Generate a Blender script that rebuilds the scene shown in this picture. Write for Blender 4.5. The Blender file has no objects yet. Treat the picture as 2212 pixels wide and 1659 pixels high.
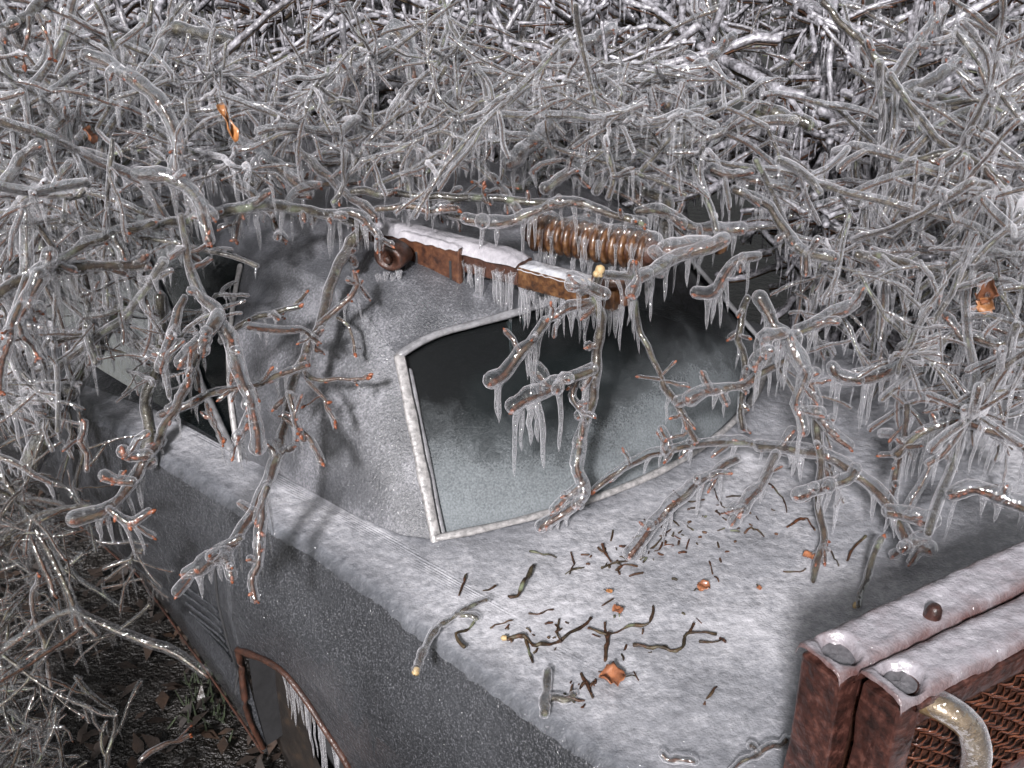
import bpy, bmesh, math, random
import numpy as np
from mathutils import Vector, noise as mnoise

# ------------------------------------------------------------------ camera, sky, sun, exposure
SC = bpy.context.scene
COL = SC.collection
CAM_Z, PITCH, FPX = 2.0, math.radians(27), 2270.0
cam = bpy.data.cameras.new('Camera'); cam.sensor_width = 36.0; cam.lens = 36.0 * FPX / 2212.0
cam.clip_start = 0.05; cam.clip_end = 2000
camo = bpy.data.objects.new('Camera', cam); COL.objects.link(camo)
camo.location = (0, 0, CAM_Z); camo.rotation_euler = (math.pi / 2 - PITCH, 0, 0)
SC.camera = camo

SUN_EL, SUN_AZ = math.radians(32), math.radians(195)       # azimuth: clockwise from +Y, light comes from behind the viewer
world = bpy.data.worlds.new('World'); SC.world = world; world.use_nodes = True
wn = world.node_tree; wn.nodes.clear()
w_out = wn.nodes.new('ShaderNodeOutputWorld'); w_bg = wn.nodes.new('ShaderNodeBackground')
w_sky = wn.nodes.new('ShaderNodeTexSky'); w_sky.sky_type = 'NISHITA'; w_sky.sun_disc = False
w_sky.sun_elevation = SUN_EL; w_sky.sun_rotation = SUN_AZ; w_sky.air_density = 1.5; w_sky.dust_density = 4.0
w_hs = wn.nodes.new('ShaderNodeHueSaturation'); w_hs.inputs['Saturation'].default_value = 0.22
wn.links.new(w_sky.outputs[0], w_hs.inputs['Color']); wn.links.new(w_hs.outputs[0], w_bg.inputs[0])
w_bg.inputs[1].default_value = 0.055
wn.links.new(w_bg.outputs[0], w_out.inputs[0])

sun = bpy.data.lights.new('Sun', 'SUN'); sun.energy = 4.6; sun.angle = math.radians(7.0); sun.color = (1.0, 0.968, 0.985)
suno = bpy.data.objects.new('Sun', sun); COL.objects.link(suno)
sd = Vector((math.sin(SUN_AZ) * math.cos(SUN_EL), math.cos(SUN_AZ) * math.cos(SUN_EL), math.sin(SUN_EL)))
suno.rotation_euler = sd.to_track_quat('Z', 'Y').to_euler()

vs = SC.view_settings
vs.view_transform = 'Standard'; vs.look = 'None'; vs.exposure = 0.78; vs.gamma = 1.0; vs.use_curve_mapping = False
cy = SC.cycles
cy.max_bounces = 6; cy.diffuse_bounces = 2; cy.glossy_bounces = 1; cy.transmission_bounces = 5
cy.use_adaptive_sampling = True; cy.adaptive_threshold = 0.04
cy.transparent_max_bounces = 12; cy.use_denoising = True; cy.caustics_reflective = False; cy.caustics_refractive = False

# ------------------------------------------------------------------ measuring helpers
CP, SP = math.cos(PITCH), math.sin(PITCH)
CAMP = np.array([0, 0, CAM_Z])
def ray(u, v):
    x = (u - 1106) / FPX; z = -(v - 829.5) / FPX
    return np.array([x, CP + SP * z, -SP + CP * z])
def PZ(u, v, z):
    r = ray(u, v); return CAMP + r * ((z - CAM_Z) / r[2])
def PD(u, v, d):
    return CAMP + ray(u, v) * d
def project(pts):
    d = np.asarray(pts, float) - CAMP
    y = CP * d[:, 1] - SP * d[:, 2]; z = SP * d[:, 1] + CP * d[:, 2]
    y = np.maximum(y, 1e-3)
    return 1106 + FPX * d[:, 0] / y, 829.5 - FPX * z / y, y
TH = math.radians(-43.5)
RV = np.array([math.cos(TH), math.sin(TH)]); WV = np.array([-RV[1], RV[0]])
CO = np.array([-0.13668, 1.58196])
def CL(l, w, z):                      # car frame (towards the tail, towards its right side, up) -> world
    return np.array([CO[0] + RV[0] * l + WV[0] * w, CO[1] + RV[1] * l + WV[1] * w, z])

# ------------------------------------------------------------------ materials
def newmat(name):
    m = bpy.data.materials.new(name); m.use_nodes = True
    nt = m.node_tree; nt.nodes.clear()
    o = nt.nodes.new('ShaderNodeOutputMaterial')
    return m, nt, o
def N(nt, t, **kw):
    n = nt.nodes.new(t)
    for k, v in kw.items():
        if k.startswith('i_'): n.inputs[k[2:].replace('_', ' ')].default_value = v
        else: setattr(n, k, v)
    return n
def ramp(nt, fac, stops, interp='LINEAR'):
    r = nt.nodes.new('ShaderNodeValToRGB'); r.color_ramp.interpolation = interp
    cr = r.color_ramp
    while len(cr.elements) < len(stops): cr.elements.new(0.5)
    for e, (p, c) in zip(cr.elements, stops):
        e.position = p; e.color = (c, c, c, 1) if not hasattr(c, '__len__') else (*c, 1)
    nt.links.new(fac, r.inputs[0]); return r
def coords(nt):
    return nt.nodes.new('ShaderNodeNewGeometry').outputs['Position']
def noise(nt, vec, scale, detail=3, rough=0.55):
    n = N(nt, 'ShaderNodeTexNoise'); n.inputs['Scale'].default_value = scale; n.inputs['Detail'].default_value = detail
    n.inputs['Roughness'].default_value = rough
    nt.links.new(vec, n.inputs['Vector']); return n
def bump(nt, h, strength, dist):
    b = N(nt, 'ShaderNodeBump'); b.inputs['Strength'].default_value = strength; b.inputs['Distance'].default_value = dist
    nt.links.new(h, b.inputs['Height']); return b
def math_(nt, op, a, b=None, clamp=False):
    n = N(nt, 'ShaderNodeMath', operation=op, use_clamp=clamp)
    for i, x in enumerate((a, b)):
        if x is None: continue
        if isinstance(x, (int, float)): n.inputs[i].default_value = x
        else: nt.links.new(x, n.inputs[i])
    return n.outputs[0]
def principled(nt, **kw):
    p = nt.nodes.new('ShaderNodeBsdfPrincipled')
    for k, v in kw.items(): p.inputs[k].default_value = v
    return p

def ice_material(name, centre=0.10, edge=0.9, bstr=0.5, col=(0.95, 0.94, 0.985), bscale=110, power=3.0, tl=0.3, lens=0.0):
    """frozen rain: clear, cloudy where the light's way through it is long, refracted light put in as white rims, glossy and lumpy"""
    m, nt, o = newmat(name); L = nt.links.new
    n1 = noise(nt, coords(nt), bscale, 1.5, 0.7)
    b = bump(nt, n1.outputs[0], bstr, 0.006)
    lw = N(nt, 'ShaderNodeLayerWeight'); lw.inputs['Blend'].default_value = 0.5
    f = math_(nt, 'POWER', lw.outputs['Facing'], power)
    f = math_(nt, 'MULTIPLY_ADD', f, edge - centre); f.node.inputs[2].default_value = centre  # white rims also stand for light refracted at the ice's edges
    tr = N(nt, 'ShaderNodeBsdfTransparent'); tr.inputs[0].default_value = (0.97, 0.975, 0.98, 1)
    if lens:      # part of the light is bent on its way through
        rf = N(nt, 'ShaderNodeBsdfRefraction'); rf.inputs['IOR'].default_value = 1.31; rf.inputs['Roughness'].default_value = 0.03; rf.inputs[0].default_value = (0.98, 0.98, 0.99, 1)
        L(b.outputs[0], rf.inputs['Normal'])
        mr = N(nt, 'ShaderNodeMixShader'); mr.inputs[0].default_value = lens; L(tr.outputs[0], mr.inputs[1]); L(rf.outputs[0], mr.inputs[2]); tr = mr
    df = N(nt, 'ShaderNodeBsdfDiffuse'); df.inputs[0].default_value = (*col, 1)
    tn = N(nt, 'ShaderNodeBsdfTranslucent'); tn.inputs[0].default_value = (*col, 1)
    # light scattered inside the ice comes out nearly alike; the normal leans sunward to brighten the rims
    vm = N(nt, 'ShaderNodeVectorMath', operation='MULTIPLY_ADD'); L(b.outputs[0], vm.inputs[0]); vm.inputs[1].default_value = (.55, .55, .55); vm.inputs[2].default_value = (-.05, -.55, .60)
    vn = N(nt, 'ShaderNodeVectorMath', operation='NORMALIZE'); L(vm.outputs[0], vn.inputs[0]); L(vn.outputs[0], df.inputs['Normal'])
    dm = N(nt, 'ShaderNodeMixShader'); dm.inputs[0].default_value = tl; L(df.outputs[0], dm.inputs[1]); L(tn.outputs[0], dm.inputs[2])
    m1 = N(nt, 'ShaderNodeMixShader'); L(f, m1.inputs[0]); L(tr.outputs[0], m1.inputs[1]); L(dm.outputs[0], m1.inputs[2])
    gl = N(nt, 'ShaderNodeBsdfGlossy'); gl.inputs['Roughness'].default_value = 0.045; gl.inputs[0].default_value = (1, 1, 1, 1)
    L(b.outputs[0], gl.inputs['Normal'])
    fr = N(nt, 'ShaderNodeFresnel'); fr.inputs[0].default_value = 1.55; L(b.outputs[0], fr.inputs['Normal'])
    m2 = N(nt, 'ShaderNodeMixShader'); fm = math_(nt, 'MINIMUM', fr.outputs[0], 0.42); L(fm, m2.inputs[0]); L(m1.outputs[0], m2.inputs[1]); L(gl.outputs[0], m2.inputs[2])
    L(m2.outputs[0], o.inputs[0])
    return m

def bark_material():
    m, nt, o = newmat('bark'); L = nt.links.new
    pos = coords(nt)
    at = N(nt, 'ShaderNodeAttribute', attribute_name='age')
    n1 = noise(nt, pos, 60, 2); n2 = noise(nt, pos, 24, 1); n3 = noise(nt, pos, 140, 1)
    old = ramp(nt, n1.outputs[0], [(0.3, (0.006, 0.0045, 0.003)), (0.5, (0.021, 0.016, 0.0085)), (0.68, (0.06, 0.052, 0.03))])
    lich = ramp(nt, n2.outputs[0], [(0.6, 0.0), (0.7, 1.0)])
    mx = N(nt, 'ShaderNodeMix', data_type='RGBA'); L(lich.outputs[0], mx.inputs[0]); L(old.outputs[0], mx.inputs[6]); mx.inputs[7].default_value = (0.12, 0.135, 0.085, 1)
    young = ramp(nt, n3.outputs[0], [(0.35, (0.018, 0.007, 0.004)), (0.65, (0.080, 0.028, 0.012))])
    mm = N(nt, 'ShaderNodeMix', data_type='RGBA'); L(at.outputs['Fac'], mm.inputs[0]); L(young.outputs[0], mm.inputs[6]); L(mx.outputs[2], mm.inputs[7])
    p = principled(nt, Roughness=0.55)
    p.inputs['Specular IOR Level'].default_value = 0.3
    L(mm.outputs[2], p.inputs['Base Color'])
    b = bump(nt, n3.outputs[0], 0.6, 0.003); L(b.outputs[0], p.inputs['Normal'])
    L(p.outputs[0], o.inputs[0]); return m

def simple_mat(name, stops, scale=30, rough=0.5, bscale=80, bstr=0.3, bdist=0.003, metallic=0.0, coat=0.0, rstops=None):
    m, nt, o = newmat(name); L = nt.links.new
    pos = coords(nt); n1 = noise(nt, pos, scale, 5, 0.62); nb = noise(nt, pos, bscale, 3)
    r = ramp(nt, n1.outputs[0], stops)
    p = principled(nt, Roughness=rough, Metallic=metallic)
    p.inputs['Coat Weight'].default_value = coat; p.inputs['Coat Roughness'].default_value = 0.12; p.inputs['Coat IOR'].default_value = 1.31
    L(r.outputs[0], p.inputs['Base Color'])
    b = bump(nt, nb.outputs[0], bstr, bdist); L(b.outputs[0], p.inputs['Normal']); L(b.outputs[0], p.inputs['Coat Normal'])
    L(p.outputs[0], o.inputs[0]); return m

def paint_material():
    """slate paint under a hammered glaze of frozen rain"""
    m, nt, o = newmat('iced_paint'); L = nt.links.new
    pos = coords(nt)
    n1 = noise(nt, pos, 5, 4); v = N(nt, 'ShaderNodeTexVoronoi', feature='SMOOTH_F1'); v.inputs['Scale'].default_value = 150; L(pos, v.inputs['Vector'])
    nf = noise(nt, pos, 330, 2)
    col = ramp(nt, n1.outputs[0], [(0.3, (0.013, 0.014, 0.016)), (0.7, (0.032, 0.034, 0.038))])
    fl = ramp(nt, nf.outputs[0], [(0.52, 0.0), (0.72, 1.0)])
    mx = N(nt, 'ShaderNodeMix', data_type='RGBA'); L(fl.outputs[0], mx.inputs[0]); L(col.outputs[0], mx.inputs[6]); mx.inputs[7].default_value = (0.105, 0.107, 0.118, 1)
    h = math_(nt, 'ADD', v.outputs['Distance'], math_(nt, 'MULTIPLY', nf.outputs[0], 0.25))
    b = bump(nt, h, 0.55, 0.004)
    ns = noise(nt, pos, 260, 1, 0.6); bs = bump(nt, ns.outputs[0], .9, 0.005)
    p = principled(nt, Roughness=0.38)
    p.inputs['Coat Weight'].default_value = 1.0; p.inputs['Coat Roughness'].default_value = 0.05; p.inputs['Coat IOR'].default_value = 1.31
    L(mx.outputs[2], p.inputs['Base Color']); L(b.outputs[0], p.inputs['Normal']); L(bs.outputs[0], p.inputs['Coat Normal'])
    L(p.outputs[0], o.inputs[0]); return m

def frost_material():
    """paint under a thin white grainy rime that thins out in patches, with head-on light put into its tone"""
    m, nt, o = newmat('rimed_lit_paint'); L = nt.links.new
    pos = coords(nt)
    n1 = noise(nt, pos, 7, 4, 0.6); n2 = noise(nt, pos, 210, 3, 0.7); n3 = noise(nt, pos, 420, 1)
    s = math_(nt, 'ADD', math_(nt, 'MULTIPLY', n1.outputs[0], 0.8), math_(nt, 'MULTIPLY', n2.outputs[0], 0.55))
    r = ramp(nt, s, [(0.48, (0.024, 0.0255, 0.030)), (0.68, (0.068, 0.070, 0.077)), (0.90, (0.23, 0.23, 0.25))])
    b = bump(nt, n2.outputs[0], 0.6, 0.004)
    ns = noise(nt, pos, 260, 1, 0.6); bs = bump(nt, ns.outputs[0], .9, 0.005)
    p = principled(nt, Roughness=0.35)
    p.inputs['Coat Weight'].default_value = 1.0; p.inputs['Coat Roughness'].default_value = 0.05; p.inputs['Coat IOR'].default_value = 1.31
    L(r.outputs[0], p.inputs['Base Color']); L(b.outputs[0], p.inputs['Normal']); L(bs.outputs[0], p.inputs['Coat Normal'])
    L(p.outputs[0], o.inputs[0]); return m

def sheet_material(name, lo, mid, hi, scale=26, bstr=0.6, thin=False, under=(0.03, 0.032, 0.037)):
    """a sheet of bubbly ice, whiter where full of air"""
    m, nt, o = newmat(name); L = nt.links.new
    pos = coords(nt)
    n0 = noise(nt, pos, 3.2, 4); n1 = noise(nt, pos, scale, 5, 0.65); n2 = noise(nt, pos, 130, 3)
    s = math_(nt, 'ADD', math_(nt, 'MULTIPLY', n0.outputs[0], 0.62), math_(nt, 'MULTIPLY', n1.outputs[0], 0.45))
    s = math_(nt, 'ADD', s, math_(nt, 'MULTIPLY', n2.outputs[0], 0.22))
    if thin:      # where the sheet runs out thin it is clear and the slate paint shows
        at = N(nt, 'ShaderNodeAttribute', attribute_name='depth')
        k = ramp(nt, at.outputs['Fac'], [(0.0, 0.0), (0.35, 0.62), (1.0, 1.0)])
        s = math_(nt, 'SUBTRACT', s, math_(nt, 'MULTIPLY', math_(nt, 'SUBTRACT', 1.0, k.outputs[0]), 0.42))
        r = ramp(nt, s, [(0.10, under), (0.40, lo), (0.62, mid), (0.84, hi)])
    else: r = ramp(nt, s, [(0.40, lo), (0.62, mid), (0.84, hi)])
    v = N(nt, 'ShaderNodeTexVoronoi', feature='SMOOTH_F1'); v.inputs['Scale'].default_value = 62; L(pos, v.inputs['Vector'])
    h = math_(nt, 'ADD', math_(nt, 'MULTIPLY', v.outputs['Distance'], 0.8), math_(nt, 'MULTIPLY', n2.outputs[0], 0.5))
    b = bump(nt, h, bstr, 0.008)
    ns = noise(nt, pos, 260, 1, 0.6); bs = bump(nt, ns.outputs[0], 1.0, 0.005)
    p = principled(nt, Roughness=0.3)
    p.inputs['Coat Weight'].default_value = 1.0; p.inputs['Coat Roughness'].default_value = 0.05; p.inputs['Coat IOR'].default_value = 1.31
    L(r.outputs[0], p.inputs['Base Color']); L(b.outputs[0], p.inputs['Normal']); L(bs.outputs[0], p.inputs['Coat Normal'])
    L(p.outputs[0], o.inputs[0]); return m

def glass_material():
    """tinted window with rime grown up from its lower edge ('rime' attribute)"""
    m, nt, o = newmat('rimed_glass'); L = nt.links.new
    pos = coords(nt)
    at = N(nt, 'ShaderNodeAttribute', attribute_name='rime')
    n1 = noise(nt, pos, 11, 6, 0.62); n2 = noise(nt, pos, 260, 2); n3 = noise(nt, pos, 520, 1)
    s = math_(nt, 'ADD', at.outputs['Fac'], math_(nt, 'MULTIPLY', math_(nt, 'SUBTRACT', n1.outputs[0], 0.5), 0.85))
    s = math_(nt, 'ADD', s, math_(nt, 'MULTIPLY', math_(nt, 'SUBTRACT', n2.outputs[0], 0.5), 0.22))
    r = ramp(nt, s, [(0.16, 0.035), (0.46, 0.24), (0.70, 0.58), (1.0, 0.80)])
    tr = N(nt, 'ShaderNodeBsdfTransparent'); tr.inputs[0].default_value = (0.42, 0.50, 0.50, 1)
    rc = ramp(nt, n2.outputs[0], [(0.3, (0.12, 0.135, 0.143)), (0.7, (0.21, 0.227, 0.238))])
    df = N(nt, 'ShaderNodeBsdfDiffuse'); L(rc.outputs[0], df.inputs[0])
    m1 = N(nt, 'ShaderNodeMixShader'); L(r.outputs[0], m1.inputs[0]); L(tr.outputs[0], m1.inputs[1]); L(df.outputs[0], m1.inputs[2])
    h = math_(nt, 'ADD', n2.outputs[0], math_(nt, 'MULTIPLY', n3.outputs[0], 0.6))
    b = bump(nt, h, 0.10, 0.004)
    gl = N(nt, 'ShaderNodeBsdfGlossy'); gl.inputs['Roughness'].default_value = 0.14; L(b.outputs[0], gl.inputs['Normal'])
    fr = N(nt, 'ShaderNodeFresnel'); fr.inputs[0].default_value = 1.33; L(b.outputs[0], fr.inputs['Normal'])
    m2 = N(nt, 'ShaderNodeMixShader'); L(fr.outputs[0], m2.inputs[0]); L(m1.outputs[0], m2.inputs[1]); L(gl.outputs[0], m2.inputs[2])
    L(m2.outputs[0], o.inputs[0]); return m

def dark_glass():
    m, nt, o = newmat('dark_glass'); L = nt.links.new
    n = noise(nt, coords(nt), 90, 2); b = bump(nt, n.outputs[0], .25, .004)
    tr = N(nt, 'ShaderNodeBsdfTransparent'); tr.inputs[0].default_value = (0.35, 0.42, 0.42, 1)
    gl = N(nt, 'ShaderNodeBsdfGlossy'); gl.inputs['Roughness'].default_value = 0.08; L(b.outputs[0], gl.inputs['Normal'])
    fr = N(nt, 'ShaderNodeFresnel'); fr.inputs[0].default_value = 1.2
    m2 = N(nt, 'ShaderNodeMixShader'); L(fr.outputs[0], m2.inputs[0]); L(tr.outputs[0], m2.inputs[1]); L(gl.outputs[0], m2.inputs[2])
    L(m2.outputs[0], o.inputs[0]); return m

M = {}
M['ice'] = ice_material('clear_ice', 0.025, 1.0, 0.75, power=3.4, bscale=95)
M['icicle'] = ice_material('icicle_ice', 0.04, 0.95, 1.0, bscale=170, power=2.4)
M['glaze'] = ice_material('dim_glaze', 0.004, 0.08, 0.5, power=3.0)  # clearer, fainter ice; the flash's fall-off at the lower left put into it
M['farice'] = simple_mat('cloudy_ice', [(0.32, (0.055, 0.051, 0.053)), (0.5, (0.20, 0.196, 0.214)), (0.70, (0.42, 0.414, 0.446))], 60, 0.15, 110, 0.6, 0.006, 0, 0.6)
M['frost'] = frost_material()  # lighter than the flank: rime, plus light meeting the pillar squarely
M['lens'] = ice_material('lens_ice', 0.010, 1.0, 0.5, power=3.6, bscale=80, lens=0.15)
M['lensicicle'] = ice_material('lens_icicle', 0.03, 0.95, 1.0, power=2.4, bscale=160, lens=0.18)
M['bark'] = bark_material()
M['bud'] = simple_mat('bud', [(0.3, (0.09, 0.024, 0.012)), (0.7, (0.24, 0.075, 0.03))], 60, 0.35)
M['cutwood'] = simple_mat('broken_wood', [(0.3, (0.24, 0.155, 0.065)), (0.7, (0.44, 0.33, 0.18))], 120, 0.6)
M['paint'] = paint_material()
M['sheet'] = sheet_material('ice_sheet', (0.105, 0.11, 0.122), (0.225, 0.228, 0.245), (0.46, 0.456, 0.48), 52, .45, True)
M['sheet2'] = sheet_material('grey_ice', (0.16, 0.17, 0.19), (0.30, 0.305, 0.325), (0.50, 0.50, 0.52), 34, .6)
M['frame'] = simple_mat('iced_trim', [(0.3, (0.10, 0.097, 0.097)), (0.65, (0.31, 0.30, 0.297))], 90, 0.35, 120, 0.4, 0.003, 0, 0.5)
M['trim_dark'] = simple_mat('grey_trim', [(0.3, (0.10, 0.10, 0.105)), (0.7, (0.22, 0.22, 0.23))], 70, 0.35, 120, 0.4, 0.003, 0, 0.5)
M['glass'] = glass_material(); M['sideglass'] = dark_glass()
M['dark'] = simple_mat('dark_cloth', [(0.3, (0.010, 0.010, 0.011)), (0.7, (0.022, 0.022, 0.024))], 30, 0.9)
M['tyre'] = simple_mat('iced_rubber', [(0.3, (0.006, 0.005, 0.005)), (0.55, (0.018, 0.015, 0.013)), (0.8, (0.06, 0.036, 0.02))], 18, 0.4, 60, 0.5, 0.004, 0, 0.7)
M['rust'] = simple_mat('wet_rust', [(0.30, (0.018, 0.008, 0.006)), (0.5, (0.060, 0.024, 0.013)), (0.72, (0.115, 0.052, 0.026))], 60, 0.42, 110, 0.5, 0.003, 0.0, 0.8)
M['rust_dark'] = simple_mat('dark_rust', [(0.30, (0.014, 0.007, 0.005)), (0.6, (0.050, 0.019, 0.011))], 48, 0.5, 110, 0.7, 0.004, 0.0, 0.4)
M['orange_rust'] = simple_mat('orange_rust', [(0.32, (0.014, 0.007, 0.005)), (0.5, (0.065, 0.027, 0.010)), (0.7, (0.14, 0.072, 0.03))], 75, 0.4, 90, 0.4, 0.003, 0.0, 0.8)
M['copper'] = simple_mat('red_brown_metal', [(0.34, (0.013, 0.006, 0.005)), (0.55, (0.046, 0.017, 0.013)), (0.78, (0.14, 0.062, 0.048))], 60, 0.4, 95, 0.55, 0.004, 0.15, 0.7)
M['fin'] = simple_mat('rusted_fin', [(0.3, (0.030, 0.010, 0.007)), (0.6, (0.10, 0.032, 0.015)), (0.8, (0.24, 0.09, 0.035))], 60, 0.3, 130, 0.5, 0.004, 0.1, 0.9)
M['brass'] = simple_mat('dull_brass', [(0.3, (0.06, 0.035, 0.016)), (0.55, (0.15, 0.105, 0.055)), (0.75, (0.30, 0.26, 0.21))], 55, 0.3, 80, 0.4, 0.003, 0.3, 0.8)
M['capice'] = sheet_material('white_ice', (0.15, 0.145, 0.158), (0.24, 0.232, 0.25), (0.37, 0.358, 0.38), 30, 0.4)
M['radice'] = sheet_material('ice_over_copper', (0.15, 0.125, 0.132), (0.26, 0.248, 0.27), (0.42, 0.408, 0.435), 30, 0.45, True, (0.07, 0.024, 0.018))
M['darkice'] = simple_mat('dark_clear_ice', [(0.3, (0.05, 0.048, 0.052)), (0.7, (0.16, 0.155, 0.165))], 60, 0.12, 90, 0.5, 0.004, 0, 1.0)
M['leaf'] = simple_mat('dead_leaf', [(0.3, (0.13, 0.045, 0.022)), (0.7, (0.30, 0.12, 0.055))], 60, 0.4, 120, 0.4, 0.002, 0, 0.8)
M['litter'] = simple_mat('wet_litter_leaf', [(0.3, (0.006, 0.004, 0.003)), (0.55, (0.018, 0.010, 0.006)), (0.8, (0.05, 0.025, 0.012))], 9, 0.75, 120, 0.4, 0.002, 0, 0.15)
M['moss'] = simple_mat('moss', [(0.3, (0.004, 0.007, 0.002)), (0.7, (0.015, 0.026, 0.005))], 60, 0.8, 160, 0.8, 0.01)
M['chip'] = simple_mat('orange_chip', [(0.3, (0.20, 0.075, 0.025)), (0.7, (0.38, 0.17, 0.06))], 60, 0.45, 120, 0.3, 0.002, 0, 0.6)

def ground_material():
    m, nt, o = newmat('frozen_ground'); L = nt.links.new
    pos = coords(nt)
    n1 = noise(nt, pos, 3, 5); n2 = noise(nt, pos, 24, 5, 0.65); n3 = noise(nt, pos, 90, 3)
    s = math_(nt, 'ADD', math_(nt, 'MULTIPLY', n1.outputs[0], 0.5), math_(nt, 'MULTIPLY', n2.outputs[0], 0.5))
    r = ramp(nt, s, [(0.35, (0.003, 0.0022, 0.0016)), (0.5, (0.008, 0.006, 0.0045)), (0.65, (0.026, 0.024, 0.023))])
    h = math_(nt, 'ADD', n2.outputs[0], math_(nt, 'MULTIPLY', n3.outputs[0], 0.5))
    b = bump(nt, h, 0.9, 0.03)
    p = principled(nt, Roughness=0.35); L(r.outputs[0], p.inputs['Base Color']); L(b.outputs[0], p.inputs['Normal'])
    L(p.outputs[0], o.inputs[0]); return m
M['ground'] = ground_material()

# ------------------------------------------------------------------ mesh collecting
class Geo:
    def __init__(s): s.v = []; s.q = []; s.a = []; s.m = []; s.n = 0
    def add(s, v, q, a=1.0, m=0):
        v = np.asarray(v, float).reshape(-1, 3); q = np.asarray(q, int).reshape(-1, 4)
        s.v.append(v); s.q.append(q + s.n); s.n += len(v)
        s.a.append(np.broadcast_to(np.asarray(a, float), (len(v),)).copy()); s.m.append(np.full(len(q), m, int))
    def arrays(s):
        return np.concatenate(s.v), np.concatenate(s.q), np.concatenate(s.a), np.concatenate(s.m)

_ring = {}
def ringfaces(n, k):
    if (n, k) not in _ring:
        i = np.arange(n - 1)[:, None] * k; j = np.arange(k)[None, :]; j2 = (j + 1) % k
        _ring[(n, k)] = np.stack([i + j, i + j2, i + k + j2, i + k + j], -1).reshape(-1, 4)
    return _ring[(n, k)]
def tube(geo, pts, rad, sides=6, age=1.0, mat=0, squash=None):
    pts = np.asarray(pts, float); n = len(pts); rad = np.broadcast_to(np.asarray(rad, float), (n,))
    t = np.gradient(pts, axis=0); t /= np.maximum(np.linalg.norm(t, axis=1, keepdims=True), 1e-9)
    ref = np.array([0, 0, 1.0]) if abs(t[:, 2].mean()) < 0.8 else np.array([0.9, 0.3, 0.1])
    a = np.cross(t, ref); a /= np.maximum(np.linalg.norm(a, axis=1, keepdims=True), 1e-9)
    b = np.cross(a, t)
    ang = np.linspace(0, 2 * math.pi, sides, endpoint=False)
    c, s = np.cos(ang), np.sin(ang)
    R = rad[:, None, None]
    sq = 1.0 if squash is None else squash
    v = pts[:, None, :] + R * (a[:, None, :] * c[None, :, None] + sq * b[:, None, :] * s[None, :, None])
    ag = np.repeat(np.broadcast_to(np.asarray(age, float), (n,)), sides)
    geo.add(v.reshape(-1, 3), ringfaces(n, sides), ag, mat)
def capped(pts, rad, k=1.0):
    """round both ends of a tube"""
    pts = np.asarray(pts, float); rad = np.asarray(rad, float)
    d0 = pts[0] - pts[1]; d0 /= np.linalg.norm(d0) + 1e-9; d1 = pts[-1] - pts[-2]; d1 /= np.linalg.norm(d1) + 1e-9
    r0, r1 = rad[0] * k, rad[-1] * k
    P0 = [pts[0] + d0 * r0 * 1.0, pts[0] + d0 * r0 * 0.86, pts[0] + d0 * r0 * 0.5]
    P1 = [pts[-1] + d1 * r1 * 0.5, pts[-1] + d1 * r1 * 0.86, pts[-1] + d1 * r1 * 1.0]
    return (np.vstack([P0, pts, P1]),
            np.concatenate([[rad[0] * 0.03, rad[0] * 0.5, rad[0] * 0.87], rad, [rad[-1] * 0.87, rad[-1] * 0.5, rad[-1] * 0.03]]))
def smooth(pts, step):
    """Catmull-Rom through pts, resampled about every step"""
    p = np.asarray(pts, float)
    if len(p) == 2: p = np.vstack([p[0], (p[0] + p[1]) / 2, p[1]])
    q = np.vstack([2 * p[0] - p[1], p, 2 * p[-1] - p[-2]])
    out = []
    for i in range(1, len(q) - 2):
        n = max(2, int(round(np.linalg.norm(q[i + 1] - q[i]) / step)))
        t = np.linspace(0, 1, n, endpoint=False)[:, None]
        out.append(0.5 * (2 * q[i] + (q[i + 1] - q[i - 1]) * t + (2 * q[i - 1] - 5 * q[i] + 4 * q[i + 1] - q[i + 2]) * t ** 2 + (3 * q[i] - q[i - 1] - 3 * q[i + 1] + q[i + 2]) * t ** 3))
    out.append(p[-1:]); return np.vstack(out)
def wob(n, rng, amp, k=3):
    """smooth random row of n numbers"""
    m = max(2, n // k + 2)
    return np.interp(np.linspace(0, m - 1, n), np.arange(m), rng.normal(0, amp, m))

def mesh_from(name, v, q, a=None, m=None, mats=(), shade=True, attr='age'):
    me = bpy.data.meshes.new(name)
    v = np.ascontiguousarray(v, np.float32); q = np.ascontiguousarray(q, np.int32)
    me.vertices.add(len(v)); me.vertices.foreach_set('co', v.ravel())
    me.loops.add(q.size); me.loops.foreach_set('vertex_index', q.ravel())
    me.polygons.add(len(q)); me.polygons.foreach_set('loop_start', np.arange(0, q.size, 4, dtype=np.int32))
    if m is not None: me.polygons.foreach_set('material_index', np.ascontiguousarray(m, np.int32))
    me.polygons.foreach_set('use_smooth', np.full(len(q), shade))
    if a is not None:
        at = me.attributes.new(attr, 'FLOAT', 'POINT'); at.data.foreach_set('value', np.ascontiguousarray(a, np.float32))
    for k in mats: me.materials.append(M[k])
    me.update(calc_edges=True); me.validate()
    return me
def link(name, me, parent=None, loc=None):
    o = bpy.data.objects.new(name, me); COL.objects.link(o)
    if loc is not None: o.location = loc
    if parent is not None: o.parent = parent
    return o
def tag(o, label=None, cat=None, group=None, kind=None):
    if label: o['label'] = label
    if cat: o['category'] = cat
    if group: o['group'] = group
    if kind: o['kind'] = kind
    return o
def empty(name, loc, label, cat, group=None):
    o = bpy.data.objects.new(name, None); COL.objects.link(o); o.location = tuple(loc); o.empty_display_size = 0.05
    return tag(o, label, cat, group)
def wpos(o):
    p = np.zeros(3)
    while o is not None: p = p + np.array(o.location); o = o.parent
    return p
def geo_obj(name, geo, mats, parent=None, attr='age', shade=True):
    v, q, a, m = geo.arrays()
    if parent is not None: v = v - wpos(parent)[None, :]
    return link(name, mesh_from(name, v, q, a, m, mats, shade, attr), parent)
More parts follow.
